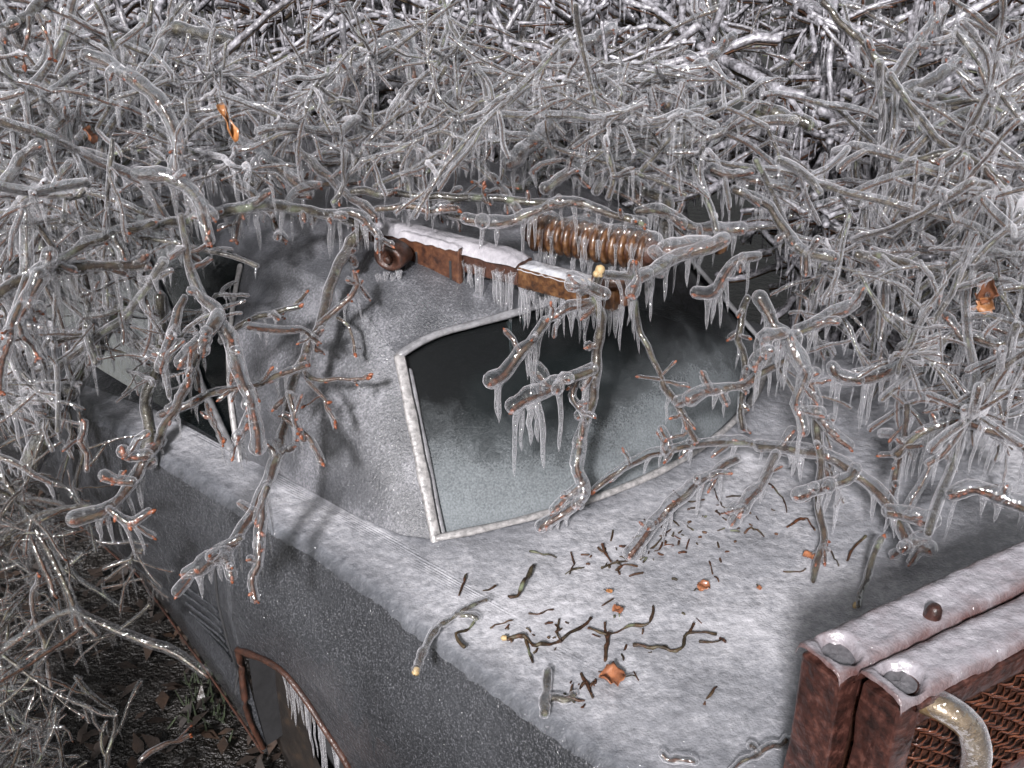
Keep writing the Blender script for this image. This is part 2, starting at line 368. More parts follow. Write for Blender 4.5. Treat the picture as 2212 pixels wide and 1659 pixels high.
def bm_obj(name, bm, mat, parent=None, smooth_=False):
    me = bpy.data.meshes.new(name)
    if parent is not None: bmesh.ops.translate(bm, verts=bm.verts, vec=-Vector(wpos(parent)))
    for f in bm.faces: f.smooth = smooth_
    bm.to_mesh(me); bm.free(); me.materials.append(M[mat])
    return link(name, me, parent)
def box_bm(bm, o, ax, ay, az, bev=0.004, seg=2, jitter=0.0, rng=None, cuts=0):
    """box from corner o spanned by three world vectors, bevelled"""
    o, ax, ay, az = (np.asarray(t, float) for t in (o, ax, ay, az))
    b2 = bmesh.new()
    vs_ = [b2.verts.new(tuple(o + i * ax + j * ay + k * az)) for k in (0, 1) for j in (0, 1) for i in (0, 1)]
    for f in ((0, 2, 3, 1), (4, 5, 7, 6), (0, 1, 5, 4), (2, 6, 7, 3), (0, 4, 6, 2), (1, 3, 7, 5)): b2.faces.new([vs_[i] for i in f])
    bmesh.ops.recalc_face_normals(b2, faces=b2.faces)
    if bev: bmesh.ops.bevel(b2, geom=b2.edges[:], offset=bev, segments=seg, profile=0.6, affect='EDGES')
    if cuts: bmesh.ops.subdivide_edges(b2, edges=[e for e in b2.edges if e.calc_length() > 0.03], cuts=cuts, use_grid_fill=True)
    if jitter:
        for v in b2.verts: v.co += Vector(mnoise.noise_vector(v.co * 38)) * jitter + Vector(mnoise.noise_vector(v.co * 11)) * jitter
    me = bpy.data.meshes.new('t'); b2.to_mesh(me); b2.free(); bm.from_mesh(me); bpy.data.meshes.remove(me)
def grid_obj(name, V, mat, parent, attr=None, aname='age', thick=0.0, smooth_=True):
    """V: (n,m,3) grid of world points"""
    n, m_ = V.shape[:2]
    i = np.arange(n - 1)[:, None] * m_; j = np.arange(m_ - 1)[None, :]
    q = np.stack([i + j, i + j + 1, i + m_ + j + 1, i + m_ + j], -1).reshape(-1, 4)
    v = V.reshape(-1, 3)
    if parent is not None: v = v - wpos(parent)[None, :]
    o = link(name, mesh_from(name, v, q, None if attr is None else attr.ravel(), None, (mat,), smooth_, aname), parent)
    if thick:
        md = o.modifiers.new('thickness', 'SOLIDIFY'); md.thickness = thick; md.offset = -1
    return o
rng = np.random.default_rng(7)

# ------------------------------------------------------------------ ground
def ground():
    n = 150
    xs = np.sign(np.linspace(-1, 1, n)) * np.abs(np.linspace(-1, 1, n)) ** 3.2 * 600
    ys = np.sign(np.linspace(-1, 1, n)) * np.abs(np.linspace(-1, 1, n)) ** 3.2 * 600 + 2.2
    V = np.zeros((n, n, 3))
    for i in range(n):
        for j in range(n):
            x, y = xs[i], ys[j]
            r = math.hypot(x, y - 2)
            z = 0.02 * mnoise.noise((x * 2.2, y * 2.2, 0)) + 0.012 * mnoise.noise((x * 7, y * 7, 3)) if r < 14 else 0.0
            V[i, j] = (x, y, z)
    o = grid_obj('ground', V, 'ground', None); tag(o, kind='structure')
    return o
ground()

# ------------------------------------------------------------------ the car
car = empty('parked_car', CL(0, 0.57, 0), 'slate grey coupe glazed with ice, its rear deck and rear window under the fallen branches', 'car')
CARW = 0.57
def belt_w(l): return np.interp(l, [-3, -.64, -.14, .3, 1.2], [-.19, -.19, -.165, -.185, -.19])
def low_w(l): return np.interp(l, [-3, -1.16, -.75, -.36, 1.2], [-.05, -.07, -.135, -.205, -.205])
ARCH_L = np.array([-.372, -.362, -.335, -.300, -.248, -.186, -.132, -.081, -.032, .02, .06, .08])
ARCH_Z = np.array([.535, .540, .553, .566, .584, .588, .559, .511, .450, .36, .26, .20])
def deck_z(l, w): return .862 + .018 * (1 - ((w - CARW) / .75) ** 2) - .02 * np.clip(l, 0, 2) ** 1.5
def section(l, zb):
    """half cross-section from the bottom edge zb up over the shoulder: (w, z) rows"""
    wb, wl = belt_w(l), low_w(l)
    wm = min(wb, wl) - 0.022
    prof = [(0.0, wl + .012), (.08, wl), (.20, wl - .018), (.25, wl - .02), (.30, wl - .004), (.45, wm + .004), (.62, wm - .004), (.78, wm + .002), (.90, wb - .008), (.95, wb), (.985, wb + .012), (1.0, wb + .03)]
    zt = float(deck_z(l, wb + .03))
    F = np.array([p[0] for p in prof]); Wd = np.array([p[1] for p in prof])
    z0 = .21
    zs = z0 + F * (zt - z0)
    # resample between zb and top
    if zb <= z0 + 1e-6: return Wd, zs
    k = len(F); zz = zb + (zt - zb) * np.clip(F, 0, 1)
    return np.interp(zz, zs, Wd), zz
ls = sorted(set(np.round(np.concatenate([np.linspace(-2.7, -.40, 34), ARCH_L, np.linspace(.12, 1.12, 18), [-.3725]]), 4)))
rows = []
for l in ls:
    inside = ARCH_L[0] <= l <= ARCH_L[-1]
    zb = float(np.interp(l, ARCH_L, ARCH_Z)) if inside else .21
    w_, z_ = section(l, zb)
    wt = np.linspace(w_[-1], CARW, 9)[1:]
    pts = [(w, z) for w, z in zip(w_, z_)] + [(w, float(deck_z(l, w))) for w in wt]
    full = pts + [(2 * CARW - w, z) for w, z in pts[-2::-1]]
    rows.append([CL(l, w, z) for w, z in full])
body = grid_obj('body', np.array(rows), 'paint', car)
# tail panel and underside closing the shell
rear = rows[-1]; base = [np.array([p[0], p[1], .21]) for p in rear]
grid_obj('tail_panel', np.array([rear, base]), 'paint', car)
# rusted lip of the wheel opening, dark well behind it, wheel
g = Geo()
al = np.concatenate([[-.374, -.374, -.373], ARCH_L]); az = np.concatenate([[.24, .36, .50], ARCH_Z])
lip = np.array([CL(l, float(np.interp(z, section(l, .21)[1], section(l, .21)[0])) - .004, z) for l, z in zip(al, az)])
lip = smooth(lip, .02); tube(g, lip, .006 + np.abs(wob(len(lip), rng, .002)), 7)
lipo = geo_obj('wheel_arch_lip', g, ('rust_dark',), car); lipo['label'] = 'dark rusted lip of the rear wheel opening'
wl = np.array([[CL(l, w, z) for l, z in zip(al, az)] for w in (-.205, .06)])
grid_obj('wheel_well', wl, 'dark', car)
wb_ = np.array([[CL(l, .06, z) for l in (-.40, .12)] for z in (.15, .62)])
grid_obj('wheel_well', wb_, 'dark', car)
def wheel(lc, wc, name):
    prof = [(.10, -.085), (.22, -.09), (.245, -.085), (.285, -.078), (.305, -.055), (.308, 0), (.305, .055), (.28, .085), (.10, .085)]
    n = 36; V = np.zeros((len(prof), n + 1, 3))
    for i, (r, a) in enumerate(prof):
        for j in range(n + 1):
            t = 2 * math.pi * j / n
            V[i, j] = CL(lc + r * math.cos(t), wc + a, .305 + r * math.sin(t))
    ty = grid_obj('tyre', V, 'tyre', car)
    pr = [(.0, -.05), (.05, -.055), (.09, -.04), (.16, -.045), (.20, -.07), (.225, -.075)]
    V = np.zeros((len(pr), n + 1, 3))
    for i, (r, a) in enumerate(pr):
        for j in range(n + 1):
            t = 2 * math.pi * j / n
            V[i, j] = CL(lc + r * math.cos(t), wc + a, .305 + r * math.sin(t))
    grid_obj('wheel_rim', V, 'dark', car)
wheel(-.17, -.06, 'rear')
# louvred panel low on the side, ahead of the wheel, with a panel gap
for k in range(6):
    z = .44 + k * .028; g = Geo()
    p = [CL(l, float(np.interp(z, section(l, .21)[1], section(l, .21)[0])) - .003, z - .004 * math.sin(l * 9)) for l in np.linspace(-.60, -.455, 8)]
    tube(g, np.array(p), .0035, 6, squash=.7); geo_obj('side_louvre', g, ('paint',), car)
g = Geo(); p = [CL(-.44, float(np.interp(z, section(-.44, .21)[1], section(-.44, .21)[0])) - .0015, z) for z in np.linspace(.36, .70, 14)]
tube(g, np.array(p), .0035, 5); geo_obj('panel_gap', g, ('dark',), car)
g = Geo(); p = [CL(l, float(low_w(l)) - .0, .225) for l in np.linspace(-1.6, -.38, 30)]
tube(g, np.array(p) + np.c_[np.zeros(30), np.zeros(30), wob(30, rng, .003)], .003, 6); geo_obj('sill_trim', g, ('rust_dark',), car)

# rear window, pillars, roof
def win_bot(w):
    k = 1 - ((w - CARW) / .57) ** 2; return CL(.17 * k, w, .868 + .008 * k)
def win_top(w):
    k = 1 - ((w - CARW) / .44) ** 2; return CL(-.24 + .15 * k, w, 1.15 + .04 * k)
nW, nH = 40, 26
S = np.linspace(0, 1, nW); T = np.linspace(0, 1, nH)
def win_pt(s, t, off=0.0):
    # rounded upper corners: the top edge dips towards the pillar
    b = win_bot(0 + 1.14 * s); a = win_top(.13 + .88 * s)
    tt = t * (1 - .06 * (max(0, 1 - s / .10) ** 2 + max(0, 1 - (1 - s) / .10) ** 2))
    p = b + (a - b) * tt
    nrm = np.array([RV[0] * .75, RV[1] * .75, .62])
    return p + nrm * (.022 * math.sin(math.pi * t) * min(1, 6 * s * (1 - s)) + off)
V = np.array([[win_pt(s, t, -.012) for s in S] for t in T])
rime = np.array([[np.interp(t, [0, .12, .30, .48, .60, .8, 1], [1.0, .92, .70, .38, .14, .0, -.08]) + .34 * max(0, 1 - s / .16) * (1 - t) ** .6 - .10 * math.sin(s * 9) * (t > .1) for s in S] for t in T])
gl = grid_obj('rear_window', V, 'glass', car, rime, 'rime'); gl['label'] = 'tinted rear window clouded with rime along its lower half'
def strip(name, pts, r, mat, parent, squash=.7, sides=8):
    g = Geo(); p = smooth(pts, .012)
    rr = r * (1 + wob(len(p), rng, .10, 4)); p, rr = capped(p, rr); tube(g, p, rr, sides, squash=squash); return geo_obj(name, g, (mat,), parent)
strip('window_seal', [win_pt(0, t, .010) - np.array([.006, .0, 0]) for t in np.linspace(0.0, .97, 12)], .0115, 'frame', gl, .38)
strip('window_seal', [win_pt(0, t, .0) + np.array([.012, .006, 0]) for t in np.linspace(.02, .90, 12)], .006, 'trim_dark', gl)
strip('window_seal', [win_pt(s, 0.0, .006) + np.array([0, 0, .010]) for s in np.linspace(0.0, 1, 24)], .0085, 'frame', gl)
strip('window_seal', [win_pt(s, 1.0, .004) for s in np.linspace(0.0, 1, 30)], .010, 'trim_dark', gl)
strip('window_seal', [win_pt(1, t, .004) for t in np.linspace(0, .95, 12)], .009, 'trim_dark', gl)
def mirror(p):                       # to the car's other side
    d = np.array([p[0] - CO[0], p[1] - CO[1]]); l, w = d @ RV, d @ WV
    return CL(l, 2 * CARW - w, p[2])
foot = smooth([CL(-.50, -.082, .866), CL(-.43, -.068, .866), CL(-.20, -.056, .866), CL(-.06, -.040, .866), CL(0, -.004, .864)], .03)
def resample(p, n):
    d = np.r_[0, np.cumsum(np.linalg.norm(np.diff(p, axis=0), axis=1))]; t = np.linspace(0, d[-1], n)
    return np.stack([np.interp(t, d, p[:, i]) for i in range(3)], 1)
nP, nQ = 26, 20
footr = resample(foot, nP)
A0, D0 = foot[0], CL(-.735, .125, 1.205)
edge_rear = np.array([win_pt(0, t, -.004) for t in np.linspace(0, 1, nQ)])
topc = resample(smooth([D0, CL(-.58, .13, 1.225), CL(-.40, .135, 1.205), edge_rear[-1]], .03), nP)
Vp = np.zeros((nQ, nP, 3))
for i, t in enumerate(np.linspace(0, 1, nQ)):
    for j, s in enumerate(np.linspace(0, 1, nP)):
        lo, hi = footr[j], topc[j]
        p = lo + (hi - lo) * t
        er = edge_rear[i]; base = footr[-1] + (topc[-1] - footr[-1]) * t
        p = p + (er - base) * s ** 3                      # meet the window edge
        p = p + np.array([-WV[0], -WV[1], .25]) * .030 * math.sin(math.pi * t) * (1 - s ** 3)
        Vp[i, j] = p
grid_obj('pillar', Vp, 'frost', car)
Vm = np.array([[mirror(p) for p in r] for r in Vp]); grid_obj('pillar', Vm[:, ::-1], 'frost', car)
# roof skin
nR, nC = 26, 30
Vr = np.zeros((nR, nC, 3))
_tl = np.array([(p[:2] - CO) @ RV for p in topc]); _tw = np.array([(p[:2] - CO) @ WV for p in topc]); _tz = topc[:, 2]
for i, t in enumerate(np.linspace(0, 1, nR)):
    for j, s in enumerate(np.linspace(0, 1, nC)):
        k = 1 - (2 * s - 1) ** 2
        pr = win_pt(s, 1.0, -.004); d = pr[:2] - CO; l0 = d @ RV
        l = l0 + (-2.0 - l0) * t ** 1.3
        z = pr[2] + (1.245 + .03 * k - pr[2]) * (1 - math.exp(-(l0 - l) * 7)) - .02 * max(0, (-l - 1.2)) ** 2
        edge = float(np.interp(l, _tl, _tz)) - .003; we = float(np.interp(l, _tl, _tw)) - .004; w = we + 2 * (CARW - we) * s
        e = min(1, min(s, 1 - s) * 9)
        z = edge * (1 - e ** .6) + z * e ** .6
        Vr[i, j] = CL(l, w, z) if t > 0 else pr
roof = grid_obj('roof', Vr, 'frost', car)
# side window with its iced rear edge
Vs = np.array([[CL(l0 + (l1 - l0) * t, w0 + (w1 - w0) * t + .012 * 1, .868 + .33 * t) for l0, l1, w0, w1 in
                [(-.505, -.735, -.078, .125), (-.8, -.95, -.085, .12), (-1.1, -1.2, -.088, .12), (-1.5, -1.4, -.088, .118)]] for t in np.linspace(0, 1, 10)])
sg = grid_obj('side_window', Vs, 'sideglass', car)
strip('window_edge', [Vp[i, 0] + np.array([-.006, -.004, .002]) for i in range(0, nQ, 2)], .006, 'frame', sg)
strip('window_edge', [CL(-.56 - .62 * t, -.075 + .17 * t, .875 + .28 * t) for t in np.linspace(0, 1, 6)], .010, 'trim_dark', sg)
Vc = np.array([[CL(-1.9 + (t * (1.9 + .17 * (1 - ((w - CARW) / .57) ** 2) - .085)), w, .889) for w in np.linspace(.05, 1.09, 16)] for t in np.linspace(0, 1, 14)])
grid_obj('cabin_shade_sheet', Vc, 'dark', car)  # dark sheet laid over the deck skin, putting in the cabin's shade
# cabin: parcel shelf, seat backs, floor, so that the glass has something dark behind it
bm = bmesh.new(); box_bm(bm, CL(-.55, .08, .80), CL(-.05, .08, .80) - CL(-.55, .08, .80), CL(-.55, 1.06, .80) - CL(-.55, .08, .80), (0, 0, .02)); bm_obj('parcel_shelf', bm, 'dark', car)
for w0 in (.14, .62):
    bm = bmesh.new(); box_bm(bm, CL(-.75, w0, .40), CL(-.60, w0, .40) - CL(-.75, w0, .40), CL(-.75, w0 + .40, .40) - CL(-.75, w0, .40), (-.06, .06, .58), .04, 3); bm_obj('seat_back', bm, 'dark', car, True)
# front axle wheel and front end are out of sight behind the brush: the shell simply goes on to the nose
front = rows[0]; grid_obj('nose_panel', np.array([[np.array([p[0], p[1], .21]) for p in front], front]), 'paint', car)
# ice sheet lying on deck and shoulder
def deck_ice():
    nw, nl = 110, 220
    ws = np.concatenate([np.linspace(0, .20, 40), np.linspace(.20, 1.47, 71)[1:]])
    V = np.zeros((len(ws), nl, 3)); A = np.zeros((len(ws), nl))
    for i, dw in enumerate(ws):
        for j in range(nl):
            t = j / (nl - 1)
            w_ = -.178 + dw
            if w_ < -.004:
                l0 = float(np.interp(w_, [-.178, -.09, -.066, -.054, -.038, -.004], [-1.3, -.85, -.43, -.20, -.06, .0]))
            else:
                k = 1 - ((min(w_, 1.14) - CARW) / .57) ** 2; l0 = .17 * k - .004
            l = l0 + (1.11 - l0) * t
            sh = float(belt_w(l)) + .178
            e = min(dw / .03, 1.0)
            w = w_ + sh * max(0, 1 - dw / .15)
            ed = .003 * mnoise.noise((l * 75, 2.2, 0)) + .002 * mnoise.noise((l * 30, 2.2, 7)) + .003 * mnoise.noise((l * 9, 5.2, 0))
            if i == 0: w -= .004 - ed
            elif dw < .04: w += ed * (1 - dw / .04)
            p = CL(l, w, 0)
            zt = float(deck_z(l, w))
            sl = max(0.0, (-.158 + sh - w) / .02)
            z = zt - .012 * min(sl, 1.6) ** 2
            e = min(dw / .10, 1.0)
            h = .0010 + e * (.005 + .004 * mnoise.noise(p * 14))
            if i == 0: h = .0005
            A[i, j] = min(1, dw / .05) * min(1.0, .35 + (l - l0) / .12)
            V[i, j] = (p[0], p[1], z + max(h, .001))
    return grid_obj('ice_sheet', V, 'sheet', car, A, 'depth')
ish = deck_ice(); ish['label'] = 'grey white bubbly sheet of ice over the rear deck'

# icicles inside the wheel opening
def icicle_geo(geo, top, length, r, rg, lean=None, mat=0, sides=6, step=.014):
    n = max(4, int(length / step) + 3)
    t = np.linspace(0, 1, n)
    x = np.zeros((n, 3)); x[:, 2] = -t * length
    if lean is not None:
        k = 1 - np.exp(-t * length / .03)
        x[:, :2] += np.asarray(lean)[None, :2] * k[:, None]
    x[:, 0] += wob(n, rg, .0012, 3); x[:, 1] += wob(n, rg, .0012, 3)
    rr = r * (1 - .55 * t) * (1 + wob(n, rg, .09, 1)) + r * .6 * np.exp(-t * length / .008)
    rr[-2] *= .8; rr[-1] = r * .05
    rr = np.maximum(rr, r * .05)
    tube(geo, x + np.asarray(top)[None, :], rr, sides, 1.0, mat)
for k in range(22):
    l = float(rng.uniform(-.27, .03)); z = float(np.interp(l, ARCH_L, ARCH_Z)) - .005
    g = Geo(); icicle_geo(g, CL(l, -.222 + float(rng.uniform(0, .02)), z), float(rng.uniform(.05, .26)), float(rng.uniform(.0025, .0055)), rng)
    geo_obj('icicle', g, ('icicle',), car)

# ------------------------------------------------------------------ scrap metal lying on the roof
def hang(parent, p0, p1, n, l0, l1, r0, r1, seed):
    rg = np.random.default_rng(seed); gap = rg.uniform(0, 6.28)
    for k in range(n):
        t = (k + .5 + rg.uniform(-.6, .6)) / n
        if math.sin(t * 19 + gap) < -.6 and rg.random() < .7: continue
        ln = l0 + (l1 - l0) * rg.random() ** 1.8
        g = Geo(); icicle_geo(g, np.asarray(p0) + (np.asarray(p1) - p0) * t + rg.normal(0, .003, 3), ln * (1.35 if rg.random() < .15 else 1), r0 + (r1 - r0) * rg.random() * (1.3 if ln > l0 * 1.6 else .8), rg, lean=rg.normal(0, .003, 2))
        geo_obj('icicle', g, ('icicle',), parent)
def iced_top(parent, o, ax, ay, mat='capice', h=.014, over=.004, seed=0):
    o, ax, ay = np.asarray(o, float), np.asarray(ax, float), np.asarray(ay, float)
    na, nb = 26, 9; V = np.zeros((na, nb, 3))
    for i in range(na):
        for j in range(nb):
            s, t = i / (na - 1), j / (nb - 1)
            p = o + ax * s + ay * (t * 1.0)
            e = min(1, min(t, 1 - t) * 4, ) ; e2 = min(1, min(s, 1 - s) * 10)
            out = (ay / np.linalg.norm(ay)) * (over * (1 if j == nb - 1 else -1 if j == 0 else 0))
            z = h * math.sqrt(max(e, 0) * max(e2, .0)) + .0025 * mnoise.noise((p[0] * 60, p[1] * 60, seed)) * e - (.006 + .004 * mnoise.noise((p[0] * 70, p[1] * 70, 9))) * (j in (0, nb - 1))
            V[i, j] = p + out + np.array([0, 0, z + .0015])
    return grid_obj('ice_cap', V, mat, parent)
zb = 1.285
b0, b1 = PZ(792, 468, zb), PZ(1345, 604, zb)
ax = b1 - b0; Lb = np.linalg.norm(ax); ax /= Lb; ay = np.array([ax[1], -ax[0], 0])         # ay points at the viewer
if ay[1] > 0: ay = -ay
bar = empty('rusty_metal_bar', b0 - np.array([0, 0, .05]), 'rusty metal bar capped with white ice, lying over the top of the rear window', 'metal bar')
up = np.array([0, 0, 1.0])
FB = lambda u: float((PZ(u, 468 + (u - 792) * 136 / 553, zb) - b0) @ ax) / Lb       # where along the bar a sight line meets it
f1_, f2_, f3_ = FB(905), FB(1035), FB(1150)
bm = bmesh.new(); box_bm(bm, b0 - up * .045, ax * Lb * f3_, ay * .05, up * .045, .004, 2, .0012, cuts=2); bm_obj('bar', bm, 'rust_dark', bar)
iced_top(bar, b0 - ay * .002, ax * Lb * f3_, ay * .056, seed=1)
e0 = b0 + ax * Lb * f3_
bm = bmesh.new(); box_bm(bm, e0 + ay * .006 - up * .046, ax * Lb * (1.02 - f3_), ay * .045, up * .040, .003, 2, .001, cuts=2); o_ = bm_obj('bar_end', bm, 'orange_rust', bar); o_['label'] = 'orange brown bare end of the bar'
iced_top(bar, e0 + ay * .006 - up * .006, ax * Lb * (1 - f3_), ay * .044, 'sheet2', .006, .002, 2)
p0 = b0 + ax * Lb * f1_ + ay * .052
bm = bmesh.new(); box_bm(bm, p0 - up * .088, ax * Lb * (f2_ - f1_), ay * .014, up * .096, .005, 2, .001, cuts=1); pl = bm_obj('bracket_plate', bm, 'rust', bar); pl['label'] = 'rusty bracket plate with two upright slots'
for s in (.28, .84):
    bm = bmesh.new(); box_bm(bm, p0 + ax * Lb * (f2_ - f1_) * s + ay * .0125 - up * .062, ax * .006, ay * .004, up * .042, .0015, 1); bm_obj('slot', bm, 'dark', pl)
iced_top(bar, p0 + up * .008, ax * Lb * (f2_ - f1_), ay * .016, 'capice', .006, .002, 3)
hang(bar, b0 + ay * .054 - up * .03, b0 + ax * Lb * f3_ + ay * .054 - up * .02, 46, .05, .14, .0035, .0065, 11)
hang(bar, p0 + ay * .01 - up * .086, p0 + ax * Lb * (f2_ - f1_) + ay * .01 - up * .086, 14, .04, .10, .0035, .006, 12)
hang(bar, e0 + ay * .05 - up * .046, e0 + ax * Lb * (1 - f3_) + ay * .05 - up * .046, 26, .03, .10, .003, .006, 13)
hang(bar, b0 + ay * .02 - up * .045, b0 + ax * Lb * .95 + ay * .02 - up * .045, 40, .04, .12, .003, .005, 14)
# wheel drum tucked under the far end
def revolve(prof, c, axis, n=28):
    axis = np.asarray(axis, float); axis /= np.linalg.norm(axis)
    a = np.cross(axis, [0, 0, 1.0]); a /= np.linalg.norm(a); b = np.cross(axis, a)
    V = np.zeros((len(prof), n + 1, 3))
    for i, (r, h) in enumerate(prof):
        for j in range(n + 1):
            t = 2 * math.pi * j / n; V[i, j] = np.asarray(c) + axis * h + r * (a * math.cos(t) + b * math.sin(t))
    return V
dc = PD(843, 556, 2.12)
drum = empty('rusty_drum', dc, 'dark rusty rounded drum hanging below the left end of the iced bar', 'drum')
grid_obj('shell', revolve([(.0, .004), (.020, .004), (.023, .010), (.031, .010), (.034, .006), (.035, -.004), (.035, -.03), (.0, -.032)], dc, (-.35, -.75, -.1)) * np.array([1, 1, .8]) + np.array([0, 0, dc[2] * .2]), 'rust_dark', drum)
grid_obj('hub', revolve([(.0, .018), (.005, .018), (.008, .015), (.009, .008)], dc, (-.35, -.75, -.1)), 'rust_dark', drum)
hang(drum, dc + np.array([-.03, -.02, -.028]), dc + np.array([.035, -.02, -.028]), 7, .05, .12, .003, .005, 15)
# finned block behind the bar
f0, f1 = PZ(1152, 500, 1.30), PZ(1405, 545, 1.30); fx = f1 - f0; Lf = np.linalg.norm(fx); fx /= Lf; fy = np.array([fx[1], -fx[0], 0])
if fy[1] > 0: fy = -fy
fin = empty('finned_cylinder', f0 - up * .03, 'orange rusty cylinder with a row of fins, lying behind the iced bar', 'engine part')
nb_ = 13
g = Geo(); tube(g, *capped(np.array([f0 + fx * Lf * t for t in np.linspace(0, 1, 8)]), np.full(8, .026)), 16); geo_obj('barrel', g, ('rust_dark',), fin)
for k in range(nb_):
    c = f0 + fx * Lf * (k + .5) / nb_
    grid_obj('fin', revolve([(.020, -.0055), (.037, -.0055), (.040, 0), (.037, .0055), (.020, .0055)], c, fx, 20), 'orange_rust', fin)
g = Geo(); fp = np.array([f0 + fx * Lf * t + up * (.026 + .004 * math.sin(t * 17)) for t in np.linspace(-.02, 1.02, 22)]); tube(g, *capped(fp, .020 * (1 + wob(22, rng, .12, 2))), 10); geo_obj('ice_coat', g, ('ice',), fin)
hang(fin, f0 + fy * .035 + up * .02, f1 + fy * .035 + up * .02, 17, .04, .09, .003, .0055, 16)
hang(fin, f0 + fy * .02 - up * .036, f1 + fy * .02 - up * .036, 18, .03, .08, .003, .005, 17)
# short pipe end right of it
q0, q1 = PD(1440, 548, 2.02), PD(1552, 530, 2.10)
pipe = empty('rusty_pipe', q0, 'short rusty pipe end sticking out right of the finned cylinder', 'pipe')
g = Geo(); pp, pr_ = capped(smooth([q0, (q0 + q1) / 2, q1], .02), np.full(len(smooth([q0, (q0 + q1) / 2, q1], .02)), .014), .3); tube(g, pp, pr_, 12); geo_obj('tube', g, ('rust',), pipe)
grid_obj('collar', revolve([(.013, -.006), (.018, -.006), (.019, .004), (.016, .010), (.008, .010)], q1, q1 - q0, 18), 'orange_rust', pipe)
g = Geo(); tube(g, *capped(smooth([q0 + up * .008, (q0 + q1) / 2 + up * .01, q1 * .8 + q0 * .2 + up * .008], .015), np.full(len(smooth([q0, (q0 + q1) / 2, q1 * .8 + q0 * .2], .015)), .021)), 10) if False else tube(g, *capped(np.array([q0 + (q1 - q0) * t + up * .007 for t in np.linspace(0, .75, 7)]), np.array([.022, .024, .021, .023, .022, .020, .018])), 10)
geo_obj('ice_coat', g, ('ice',), pipe)
hang(pipe, q0 - up * .012, q1 - up * .012, 6, .03, .08, .003, .005, 18)
# hooked lug under the right end of the bar
hc = PD(1328, 636, 1.93)
lug = empty('rusty_hook', hc, 'rusty curved hook under the right end of the iced bar', 'hook')
g = Geo(); t = np.linspace(-.5, 4.0, 18); hp = np.stack([hc[0] + .022 * np.cos(t), np.full(18, hc[1]) + .004 * t, hc[2] + .022 * np.sin(t)], 1)
tube(g, *capped(hp, np.interp(t, [-.5, 4.0], [.012, .015])), 12); geo_obj('hook', g, ('rust',), lug)
bm = bmesh.new(); box_bm(bm, hc + np.array([-.045, .0, -.01]), (.03, .01, 0), (0, -.02, 0), (0, 0, .05), .005, 2, .001); bm_obj('shank', bm, 'rust_dark', lug)
hang(lug, hc + np.array([-.02, -.01, -.02]), hc + np.array([.03, -.01, -.02]), 4, .05, .12, .004, .007, 19)

